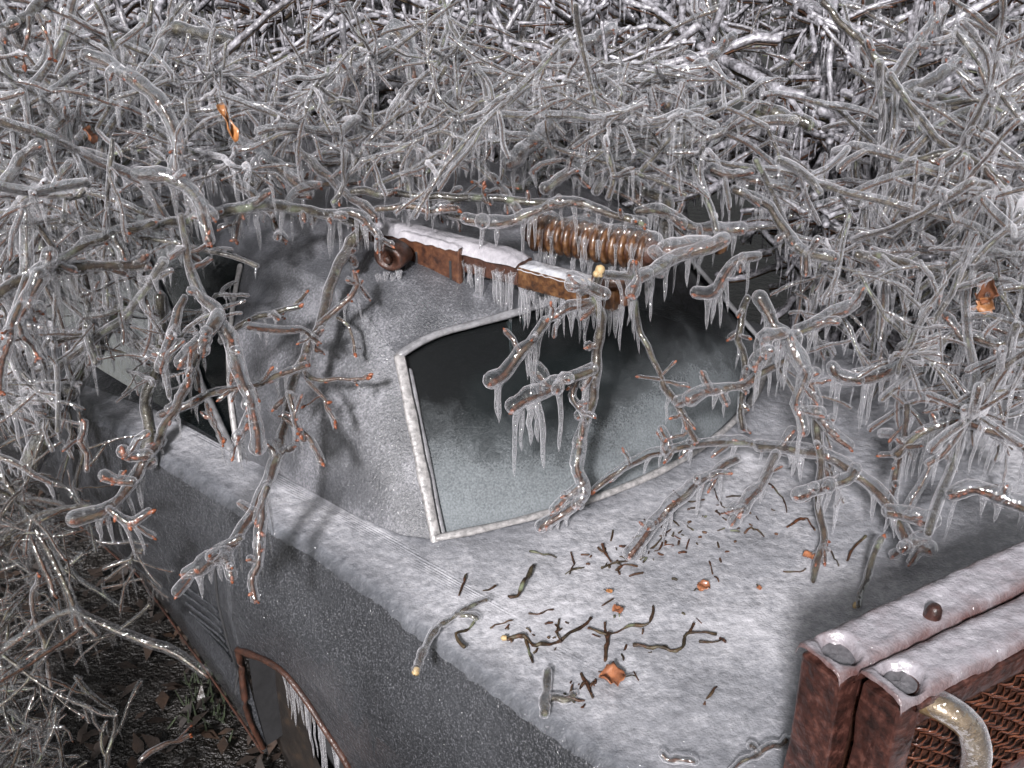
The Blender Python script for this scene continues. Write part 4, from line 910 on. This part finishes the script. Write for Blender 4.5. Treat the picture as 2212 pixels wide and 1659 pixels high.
TB('iced twig lying right behind the finned cylinder', [(1380, 455), (1450, 470), (1520, 500), (1600, 505)], (2.1, 2.15), (6, 6), (16, 18), 8, (.03, .08), buds=4, age=(.8, .3))

# ------------------------------------------------------------------ the tangle of the fallen crown
def proto(rg, incl, light=False):
    """one iced branch round the origin, main axis along x; returns wood, ice, icicle geometry and its points"""
    wood, ice, ici = Geo(), Geo(), Geo()
    ws, isd = (3, 5) if light else (5, 8)
    L = rg.uniform(.40, .85)
    n = int(L / (.05 if light else .035))
    d = np.array([math.cos(incl), 0, math.sin(incl)]); p = -d * L / 2; pts = [p]
    for i in range(n):
        d = d + rg.normal(0, .07, 3) + (rg.normal(0, .35, 3) if rg.random() < .18 else 0); d /= np.linalg.norm(d); p = p + d * L / n; pts.append(p)
    pts = np.array(pts)
    r0 = rg.uniform(.004, .009)
    k0 = rg.uniform(.009, .0135)
    drop = np.array([0, 0, .009]) if light else np.zeros(3)
    wood_and_ice(wood, ice, pts, r0, r0 * .55, max(k0, r0 * 1.35), k0 * .95, rg, 1.0, .6, ws, isd)
    hooks = [(pts[int(rg.integers(0, n))], k0) for _ in range(int(rg.integers(6, 14)))]
    allp = [pts]
    for s in range(int(rg.integers(6, 12))):
        j = int(rg.integers(1, n)); t = pts[j] - pts[j - 1]; t /= np.linalg.norm(t)
        dd = t * rg.uniform(.3, .9) + rg.normal(0, .75, 3); dd[2] = dd[2] * .7 + .05; dd /= np.linalg.norm(dd)
        l2 = rg.uniform(.04, .11) if rg.random() < .45 else rg.uniform(.1, .28); m = max(3, int(l2 / (.045 if light else .028))); q = [pts[j]]
        for i in range(m):
            dd = dd + rg.normal(0, .12, 3) + np.array([0, 0, -.03]); dd /= np.linalg.norm(dd); q.append(q[-1] + dd * l2 / m)
        q = np.array(q); allp.append(q)
        rr = rg.uniform(.0026, .0044); ki = rg.uniform(.0060, .0115)
        wood_and_ice(wood, ice, q, rr, rr * .8, ki * .8, ki, rg, rg.uniform(.2, .9), rg.uniform(0, .5), ws, isd)
        hooks += [(q[int(rg.integers(1, m + 1))], ki) for _ in range(int(rg.integers(2, 5)))]
        if not light:
            for b in range(2): bud_geo(wood, q[-1 - b * 2], dd + rg.normal(0, .4, 3), rg.uniform(.007, .012))
    for h, ki in hooks:
        if rg.random() < .25: continue
        icicle_geo(ici, h, rg.uniform(.012, .05) if rg.random() < .7 else rg.uniform(.05, .13), rg.uniform(.0024, .0058), rg, lean=rg.normal(0, .006, 2), sides=4 if light else 6, step=.05 if light else .014)
    if light:
        wood.v = [v - drop for v in wood.v]
    return wood, ice, ici, np.vstack(allp)
PROTO = []
for k in range(36):
    rg = np.random.default_rng(100 + k)
    w_, i_, c_, p_ = proto(rg, rg.uniform(-.45, .45) if k < 28 else rg.uniform(.6, 1.2) * rg.choice([-1, 1]))
    wv, iv, cv = w_.arrays(), i_.arrays(), c_.arrays()
    PROTO.append(dict(w=wv, i=iv, c=cv, p=p_,
                      mw=mesh_from('bark', wv[0], wv[1], wv[2], None, ('bark',)), mi=mesh_from('ice_coat', iv[0], iv[1], None, None, ('ice',)), mc=mesh_from('icicles', cv[0], cv[1], None, None, ('icicle',))))
LIGHT = []
for k in range(16):
    rg = np.random.default_rng(300 + k)
    w_, i_, c_, p_ = proto(rg, rg.uniform(-.5, .5) if k < 12 else rg.uniform(.6, 1.2) * rg.choice([-1, 1]), True)
    LIGHT.append(dict(w=w_.arrays(), i=i_.arrays(), c=c_.arrays(), p=p_))
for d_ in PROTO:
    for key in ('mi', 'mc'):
        d_[key + 'g'] = d_[key].copy(); d_[key + 'g'].materials[0] = M['glaze']  # copies in the dimmed ice
def in_poly(u, v, poly):
    x, y = np.asarray(u), np.asarray(v); c = np.zeros(len(x), bool); n = len(poly)
    for i in range(n):
        x1, y1 = poly[i]; x2, y2 = poly[i - 1]
        k = ((y1 > y) != (y2 > y)) & (x < (x2 - x1) * (y - y1) / (y2 - y1 + 1e-9) + x1); c ^= k
    return c
# sight lines left open: the car's near flank, pillar, rear window, deck and the radiators
OPEN = [(345, 1260), (350, 985), (470, 840), (570, 600), (640, 520), (800, 475), (1080, 480), (1300, 480), (1500, 580), (1640, 640), (1650, 800), (1600, 1000), (1690, 1100), (1760, 1200), (1900, 1240), (2260, 1120), (2260, 1700), (560, 1700)]
def inside_car(P):
    d = P[:, :2] - CO; l, w = d @ RV, d @ WV; z = P[:, 2]
    low = (l > -2.7) & (l < 1.15) & (w > -.24) & (w < 1.38) & (z < .90)
    cab = (l > -2.0) & (l < .17) & (w > -.08 + (z - .86) * .5) & (w < 1.22) & (z < 1.30) & (l < .17 - (z - .86) * .8)
    return low | cab
def placements(rg, count, box, scale=(.8, 1.25), tries=40, allow_open=0.02, lib=None):
    lib = PROTO if lib is None else lib
    out = []
    (x0, x1), (y0, y1), (z0, z1) = box
    for c in range(count):
        for _ in range(tries):
            loc = np.array([rg.uniform(x0, x1), rg.uniform(y0, y1), rg.uniform(z0, z1)])
            k = int(rg.integers(0, len(lib))); s = rg.uniform(*scale); a = rg.uniform(0, 2 * math.pi)
            ca, sa = math.cos(a), math.sin(a); p = lib[k]['p'] * s
            P = np.stack([p[:, 0] * ca - p[:, 1] * sa, p[:, 0] * sa + p[:, 1] * ca, p[:, 2]], 1) + loc
            if P[:, 2].min() < .01: continue
            u, v, dep = project(P)
            if dep.min() < 1.25: continue
            vis = (u > -40) & (u < 2250) & (v > -40) & (v < 1700)
            if vis.mean() < .25: continue
            op = in_poly(u, v, OPEN) | in_poly(u, v + 45, OPEN) & (dep < 2.3)
            if op.mean() > allow_open: continue
            if inside_car(P).any(): continue
            out.append((k, loc, a, s, dep.mean())); break
    return out
rgp = np.random.default_rng(21)
NEAR = []
NEAR += placements(rgp, 70, ((-1.5, .5), (2.05, 3.3), (1.38, 1.50)), (.4, .75), 400, .05); print('roof', len(NEAR))
NEAR += placements(rgp, 70, ((-.85, .25), (1.95, 2.45), (1.40, 1.60)), (.35, .65), 600, .10); print('roof', len(NEAR))    # lying over the roof
NEAR += placements(rgp, 20, ((-2.2, 2.4), (2.4, 3.4), (1.15, 1.60)), (.7, 1.15))    # beyond it
NEAR += placements(rgp, 70, ((.75, 2.0), (1.5, 2.9), (.90, 1.5)), (.6, 1.1))        # right of the deck
NEAR += placements(rgp, 50, ((-2.0, -.80), (1.75, 2.9), (.80, 1.55)), (.6, 1.1))    # left
NEAR += placements(rgp, 50, ((.50, 1.6), (1.65, 2.5), (.94, 1.30)), (.35, .75), 200, .04)
NEAR += placements(rgp, 40, ((-1.2, -.45), (1.7, 2.3), (1.0, 1.5)), (.35, .7), 200, .04)
NEAR += placements(rgp, 45, ((-1.7, -.75), (1.7, 2.9), (.12, .85)), (.3, .55), 100, .06)        # low on the left
FAR = []
FAR += placements(rgp, 200, ((-3.2, 3.4), (3.0, 4.6), (.85, 1.72)), (.7, 1.2), lib=LIGHT)
FAR += placements(rgp, 60, ((-1.6, .3), (2.5, 3.6), (1.38, 1.55)), (.45, .8), 400, .05, lib=LIGHT)
FAR += placements(rgp, 190, ((-4.5, 4.8), (4.0, 6.2), (.9, 1.85)), (.55, .95), lib=LIGHT)
FAR += placements(rgp, 120, ((-5.5, 5.8), (6, 8.5), (1.0, 2.0)), (.65, 1.05), lib=LIGHT)
FAR += placements(rgp, 110, ((.75, 2.6), (2.5, 3.6), (.35, 1.3)), (.7, 1.2), lib=LIGHT)
FAR += placements(rgp, 45, ((-2.4, -.9), (2.5, 3.8), (.3, 1.2)), (.7, 1.2), lib=LIGHT)
NEAR.sort(key=lambda t: t[4]); near, far, rest = NEAR[:300], FAR, NEAR[300:]; print('rest', len(rest))
print('near', len(near), 'far', len(far))
def copy_branch(i, k, loc, a, s):
    (u,), (v,), _d = project(loc[None, :])
    side = 'left' if u < 560 else 'back'
    if v < 420: zone = 'in the upper left of the thicket' if u < 560 else 'in the thicket top left of the middle' if u < 1106 else 'in the thicket top right of the middle' if u < 1650 else 'in the upper right of the thicket'
    elif v < 720: zone = 'at the left beside the dark side window' if u < 560 else 'just above the roof and the iced bar' if u < 1330 else 'at the right beyond the finned cylinder'
    elif u < 560: zone = 'low at the left beside the car flank'
    else: zone = 'right of the rear window' if v < 1000 else 'over the deck behind the radiators'
    lab = ('thin ice coated twig tangled ' + zone, 'iced twigs ' + zone)
    r = empty('fallen_twig', loc, lab[0], 'twig', lab[1]); r.rotation_euler = (0, 0, a); r.scale = (s, s, s)
    gz = 'g' if side == 'left' and loc[2] < 1.0 else ''  # low left twigs take the ice dimmed for light fall-off
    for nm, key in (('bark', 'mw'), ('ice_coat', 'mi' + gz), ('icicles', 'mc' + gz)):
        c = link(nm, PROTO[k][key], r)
        if key[:2] == 'mc': c['kind'] = 'stuff'
for i, (k, loc, a, s, _) in enumerate(near): copy_branch(i, k, loc, a, s)
rgb = np.random.default_rng(77)
for k in range(16):
    for _ in range(80):
        c = np.array([rgb.uniform(-2.6, 2.8), rgb.uniform(2.7, 4.6), rgb.uniform(1.1, 1.5)]); a = rgb.uniform(0, 6.28); e = rgb.uniform(-.25, .45)
        d = np.array([math.cos(a) * math.cos(e), math.sin(a) * math.cos(e), math.sin(e)]); L_ = rgb.uniform(.8, 1.7)
        P = np.array([c + d * L_ * t + np.array([0, 0, .10 * math.sin(t * 5 + k)]) + rgb.normal(0, .03, 3) for t in np.linspace(-.5, .5, 7)])
        u, v, dp = project(P)
        if not (dp.min() < 2.7 or in_poly(u, v, OPEN).any() or inside_car(P).any() or P[:, 2].min() < .2): break
    else: continue
    root = empty('fallen_bough', P[0], 'long dark bough running through the iced thicket', 'bough', 'dark boughs in the thicket')
    wd, ic = Geo(), Geo(); p = smooth(P, .03); r_ = rgb.uniform(.008, .016)
    rw_, ri_ = wood_and_ice(wd, ic, p, r_, r_ * .6, r_ * 1.25, r_ * .9, rgb, 1, .9, 8, 10)
    for f in range(4):
        j = int(rgb.integers(3, len(p) - 2)); d2 = d * .7 + rgb.normal(0, .6, 3); d2 /= np.linalg.norm(d2); l2 = rgb.uniform(.2, .5)
        q = smooth(np.array([p[j], p[j] + d2 * l2 * .5 + rgb.normal(0, .02, 3), p[j] + d2 * l2]), .03); wood_and_ice(wd, ic, q, rw_[j] * .55, .004, rw_[j] * .9, .010, rgb, 1, .5, 6, 8)
    geo_obj('bark', wd, ('bark',), root); geo_obj('ice_coat', ic, ('ice',), root)
    g = Geo()
    for f in range(14): icicle_geo(g, p[int(rgb.integers(0, len(p)))] - np.array([0, 0, r_ * .5]), rgb.uniform(.03, .14), rgb.uniform(.003, .006), rgb)
    geo_obj('icicles', g, ('icicle',), root)['kind'] = 'stuff'
def stuff_mesh(name, items, label, cat, lib, mats):
    V, Q, A, Mi = [], [], [], []; n0 = 0
    for k, loc, a, s, _ in items:
        ca, sa = math.cos(a), math.sin(a)
        for key, mi in (('w', 0), ('i', 1), ('c', 2)):
            v, q, ag, _m = lib[k][key]; v = v * s
            V.append(np.stack([v[:, 0] * ca - v[:, 1] * sa + loc[0], v[:, 0] * sa + v[:, 1] * ca + loc[1], v[:, 2] + loc[2]], 1))
            Q.append(q + n0); n0 += len(v); A.append(ag); Mi.append(np.full(len(q), mi))
    o = link(name, mesh_from(name, np.vstack(V), np.vstack(Q), np.concatenate(A), np.concatenate(Mi), mats))
    return tag(o, label, cat, kind='stuff')
if far: stuff_mesh('branch_thicket', far, 'dense grey thicket of ice coated branches filling the background', 'thicket', LIGHT, ('bark', 'farice', 'farice'))
if rest: stuff_mesh('twig_tangle', rest, 'finer tangle of clear iced twigs in front of the background thicket', 'thicket', PROTO, ('bark', 'ice', 'icicle'))
print('near', len(near), 'far', len(far))

# ------------------------------------------------------------------ debris frozen into the deck
def on_deck(u, v, h=.010):
    p = PZ(u, v, .885)
    for _ in range(3):
        d = p[:2] - CO; p = PZ(u, v, float(deck_z(d @ RV, d @ WV)) + .010 + h)
    return p
def frag(label, px, rpx=5, age=.5, subs=(), ice=0, group=None, broken=False, h=.004):
    rg = np.random.default_rng(sum(int(a * 7 + b * 3) for a, b in px))
    p0 = on_deck(*px[0]); root = empty('twig_fragment', p0, label, 'twig', group)
    k = 1.85 / FPX * .95; wood = Geo(); ig = Geo()
    for P in [px] + list(subs):
        pts = smooth(np.array([on_deck(u, v, h - .003) for u, v in P]), .008); pts = pts + np.stack([wob(len(pts), rg, .0012, 2), wob(len(pts), rg, .0012, 2), wob(len(pts), rg, .0026, 2)], 1)
        rr = rpx * .68 * k * (.85 if P is not px else 1) * (1 + wob(len(pts), rg, .30, 1)) * np.linspace(1.1, .75, len(pts)); rr = np.maximum(rr, .0010)
        p, r = capped(pts, rr, .5); tube(wood, p, r, 7, np.clip(age + wob(len(p), rg, .2, 2), 0, 1))
        if ice: p, r = capped(pts + np.array([0, 0, ice * k * .5]), rr + ice * k); tube(ig, p, r, 9)
    geo_obj('bark', wood, ('bark',), root)
    if ice: geo_obj('ice_coat', ig, ('ice',), root)
    if broken:
        g = Geo(); p = on_deck(*px[0], h); q = on_deck(*px[1], h); d = (p - q) / np.linalg.norm(p - q); rr = rpx * k
        tube(g, np.array([p - d * rr, p + d * rr * .4, p + d * rr]), np.array([rr * .9, rr, rr * .2]), 8); geo_obj('broken_end', g, ('cutwood',), root)
    return root
GRP = 'twig scraps frozen into the rear deck'; LB = 'small dark twig scrap frozen into the ice of the rear deck'
frag('long olive twig bent over the deck edge, its broken yellow end hanging down', [(898, 1452), (922, 1395), (950, 1352), (985, 1330), (1050, 1298)], 8, .9, [[(985, 1328), (1030, 1335)]], 4, broken=True, h=.008)
frag('green lichened twig standing aslant in the deck ice above the bent olive twig', [(1152, 1216), (1138, 1250), (1112, 1290), (1095, 1284)], 6, 1.0, h=.012)
frag('long crooked twig with two side arms in the middle of the deck', [(1088, 1378), (1140, 1378), (1158, 1394), (1210, 1380), (1248, 1360), (1278, 1335)], 6, .75, [[(1138, 1378), (1140, 1400), (1150, 1428)]], broken=True)
frag('cross shaped twig with a red bud, right of the crooked twig', [(1308, 1425), (1312, 1390), (1318, 1370), (1366, 1352), (1405, 1350)], 5.5, .55, [[(1318, 1372), (1270, 1358)], [(1312, 1380), (1308, 1345)], [(1405, 1350), (1412, 1312)]])
frag('level twig with a knotted upright end at the right of the deck', [(1368, 1392), (1410, 1400), (1470, 1402), (1485, 1370), (1545, 1365)], 5, .7, [[(1480, 1375), (1500, 1350)]])
frag('short forked twig near the left edge of the deck', [(1000, 1400), (985, 1372), (1000, 1364), (1020, 1350), (1030, 1335)], 5, .7)
frag('fat grey green piece of branch sunk upright in the deck ice near the leaf', [(1180, 1545), (1176, 1520), (1180, 1480), (1182, 1450)], 11, 1.0, [[(1190, 1500), (1215, 1510), (1240, 1502)]], 3)
frag('dark twig with buds beside the brown leaf', [(1255, 1452), (1268, 1478), (1282, 1505)], 5, .4, [[(1262, 1475), (1250, 1490)], [(1272, 1490), (1284, 1470)]])
frag('twig with a dark round bud between the fat piece and the leaf', [(1200, 1505), (1228, 1508), (1262, 1512)], 5, .3, [[(1228, 1506), (1240, 1482)]])
for px in ([(1008, 1238), (1000, 1262), (992, 1285)], [(1145, 1190), (1175, 1195), (1200, 1202)], [(1232, 1192), (1238, 1215), (1230, 1240)], [(1262, 1225), (1240, 1228), (1222, 1236)], [(1300, 1228), (1320, 1216), (1372, 1208)],
           [(1330, 1232), (1350, 1222), (1374, 1220)], [(1300, 1180), (1312, 1200), (1318, 1215)], [(1470, 1590), (1480, 1565), (1496, 1545)] if False else [(1520, 1518), (1532, 1500), (1548, 1480)], [(1512, 1388), (1562, 1386)],
           [(1530, 1212), (1540, 1235), (1552, 1258)], [(1208, 1340), (1202, 1365), (1212, 1390)], [(1060, 1350), (1080, 1345), (1110, 1338)], [(1690, 1232), (1718, 1236), (1742, 1232)],
           [(1392, 1120), (1400, 1145), (1398, 1160)], [(1610, 1150), (1630, 1140), (1650, 1155)], [(1780, 1178), (1800, 1200), (1810, 1225)],
           [(1870, 1160), (1840, 1190), (1828, 1215)], [(1455, 1060), (1480, 1085), (1520, 1080)], [(1540, 1050), (1560, 1090), (1590, 1100)], [(1405, 1185), (1440, 1150), (1450, 1140)],
           [(1660, 1040), (1690, 1075), (1700, 1110)], [(1700, 1140), (1740, 1120), (1760, 1150)], [(1075, 1262), (1062, 1268), (1045, 1276)], [(1140, 1325), (1170, 1322), (1195, 1318)]):
    frag(LB, px, float(rng.uniform(2.6, 4.4)), float(rng.uniform(.2, .9)), group=GRP)
frag('reddish twig with a round bud at the bottom edge beside the radiators', [(1700, 1600), (1650, 1625), (1600, 1650), (1570, 1670)], 6, .5, [[(1640, 1628), (1622, 1612)]], 5)
frag('small red tipped twig at the bottom edge left of the radiators', [(1430, 1632), (1460, 1642), (1500, 1648)], 5, .3, ice=6)

def crumbs():
    rg = np.random.default_rng(91); g = Geo()
    for (u, v, su, sv, n) in ((1330, 1205, 60, 18, 26), (1560, 1130, 80, 30, 34), (1130, 1370, 60, 20, 14), (1350, 1380, 100, 50, 16), (1250, 1490, 30, 24, 12), (1460, 1160, 60, 30, 24)):
        for k in range(n):
            uu, vv = rg.normal(u, su), rg.normal(v, sv)
            if not in_poly(np.array([uu]), np.array([vv]), [(960, 1230), (1700, 1020), (1760, 1250), (1720, 1400), (1640, 1650), (1300, 1600)])[0]: continue
            c = on_deck(uu, vv, rg.uniform(-.004, .001)); ln = rg.uniform(.003, .016) * (2 if rg.random() < .12 else 1); a = rg.uniform(0, 6.28); r = rg.uniform(.0008, .0022)
            d = np.array([math.cos(a), math.sin(a), rg.normal(0, .15)])
            p, rr = capped(np.array([c - d * ln / 2, c + d * ln * .1 + rg.normal(0, .0008, 3), c + d * ln / 2]), np.array([r, r * 1.2, r]), .5); tube(g, p, rr, 5, rg.random())
    tag(geo_obj('bark_crumbs', g, ('bark',), None), 'scattered crumbs of bark and twig frozen into the rear deck', 'bark crumbs', kind='stuff')
crumbs()
def leaf(label, u, v, size, seed, mat='leaf', name='dead_leaf', lobes=True, wide=.5):
    rg = np.random.default_rng(seed); c = on_deck(u, v, .004)
    root = empty(name, c, label, 'leaf')
    n, m_ = 9, 7; V = np.zeros((n, m_, 3)); a = rg.uniform(0, 6.28); ca, sa = math.cos(a), math.sin(a)
    for i in range(n):
        for j in range(m_):
            s = i / (n - 1); t = j / (m_ - 1) * 2 - 1
            wd = size * wide * math.sin(math.pi * (s * .92 + .06)) ** .7 * (1 + .22 * math.sin(s * 21) * lobes)
            x = (s - .5) * size; y = t * wd
            z = .004 + .16 * size * t * t + .10 * size * math.sin(s * 7 + t * 2) + .05 * size * rg.normal()
            V[i, j] = c + np.array([x * ca - y * sa, x * sa + y * ca, max(z, .001)])
    b = grid_obj('blade', V, mat, root, thick=.0008)
    g = Geo(); e = c + np.array([-size * .5 * ca, -size * .5 * sa, .004]); tube(g, np.array([e, e + np.array([-size * .25 * ca, -size * .25 * sa, .003]), e + np.array([-size * .4 * ca, -size * .45 * sa, .001])]), .0012, 5); geo_obj('stalk', g, ('bark',), root)
    return root
leaf('curled orange brown leaf on the deck below the twigs', 1322, 1468, .040, 1)
leaf('round brown leaf on the deck above the cross shaped twig', 1334, 1322, .019, 2, lobes=False)
leaf('small torn brown leaf on the deck far right of the round one', 1520, 1272, .024, 3)
leaf('tiny orange flake on the deck above the round brown leaf', 1316, 1282, .011, 4, 'chip', lobes=False)
leaf('tiny brown flake beside the long hanging twig', 1640, 1275, .010, 5)
leaf('dark brown leaf scrap hanging by the long twig', 1745, 1205, .020, 6)
def air_leaf(label, u, v, d, size, seed, mat='leaf', wide=.5):
    r = leaf(label, 1322, 1300, size, seed, mat, wide=wide); r.location = tuple(PD(u, v, d)); r.rotation_euler = (1.1, .5, seed); return r
air_leaf('bright orange brown dead leaf caught in the thicket at the right edge', 2140, 632, 2.1, .055, 11)
air_leaf('second lobe of dead leaf hanging below the bright one at the right edge', 2128, 660, 2.1, .035, 12, 'chip')
air_leaf('narrow orange dead leaf stuck upright in the thicket at the upper left', 488, 268, 2.0, .075, 13, 'chip', .12)
air_leaf('folded brown leaf in the thicket at the left', 188, 295, 2.1, .035, 14)

# ------------------------------------------------------------------ litter and sticks on the ground at the lower left
def litter():
    rg = np.random.default_rng(5); g = Geo()
    for k in range(2600):
        c = np.array([rg.uniform(-2.6, .3), rg.uniform(1.0, 3.8), rg.uniform(.005, .03)])
        s = rg.uniform(.015, .04); a, b = rg.uniform(0, 6.28), rg.normal(0, .45)
        ca, sa = math.cos(a), math.sin(a)
        P = np.array([[-1, 0, 0], [0, -.45, .15], [1, 0, .1], [0, .45, .2]]) * s
        P = np.stack([P[:, 0] * ca - P[:, 1] * sa, P[:, 0] * sa + P[:, 1] * ca, P[:, 2] + P[:, 0] * b], 1) + c
        g.add(P, [[0, 1, 2, 3]])
    tag(geo_obj('leaf_litter', g, ('litter',), None), 'wet dark dead leaves and ice covering the ground left of the car', 'leaf litter', kind='stuff')
    g = Geo()
    for (u, v, n, sp_) in ((470, 1530, 60, .04), (440, 1470, 20, .03)):
        c0 = PZ(u, v, .02)
        for k in range(n):
            c = c0 + np.array([rg.normal(0, sp_), rg.normal(0, sp_), 0]); h = rg.uniform(.02, .05); t = rg.normal(0, .012, 2)
            g.add([c + [-.003, 0, 0], c + [.003, 0, 0], c + [t[0] + .002, t[1], h], c + [t[0], t[1] + .002, h]], [[0, 1, 2, 3]])
    tag(geo_obj('moss_patch', g, ('moss',), None), 'small patches of green moss on the ground by the sill', 'moss', kind='stuff')
litter()
rgg = np.random.default_rng(33)
GP = placements(rgg, 60, ((-1.7, -.45), (1.5, 3.0), (.03, .20)), (.3, .55), 100, .15)
for k, loc, a, s, _ in GP:
    r = empty('ground_twig', loc, 'iced twig lying on the dark ground left of the car', 'twig', 'iced twigs on the ground'); r.rotation_euler = (0, 0, a); r.scale = (s, s, s * .6)
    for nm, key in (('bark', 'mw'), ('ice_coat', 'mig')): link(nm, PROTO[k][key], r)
TB('thick grey limb in the dark gap at the left', [(60, 1010), (130, 880), (185, 790), (262, 660)], (2.35, 2.30), (22, 18), (24, 20), 3, (.03, .05), [([(130, 880), (70, 840), (20, 800)], (2.3, 2.28), 12, 14), ([(130, 880), (160, 940), (190, 1000)], (2.3, 2.32), 8, 10)], buds=0, age=(1, 1))
TB('slim mossy upright limb beside the side window', [(325, 1000), (318, 880), (345, 760), (350, 640)], (2.2, 2.15), (14, 11), (16, 13), 2, (.03, .05), buds=0, age=(1, 1))
TB('bare reddish stick lying on the dark ground at the lower left', [(300, 1640), (360, 1610), (410, 1590)], (2.5, 2.55), 6, 8, 0, buds=0, age=(.2, .3))
TB('thin wet stick leaning out of the ground at the left edge', [(110, 1480), (95, 1390), (70, 1300), (85, 1240)], (2.3, 2.2), 5, 8, 0, buds=0, age=(.4, .5))
TB('reddish upright twig in the dark brush at the left', [(190, 1010), (186, 960), (182, 915)], (2.0, 2.0), 5, 9, 0, buds=1, age=(.1, 0))
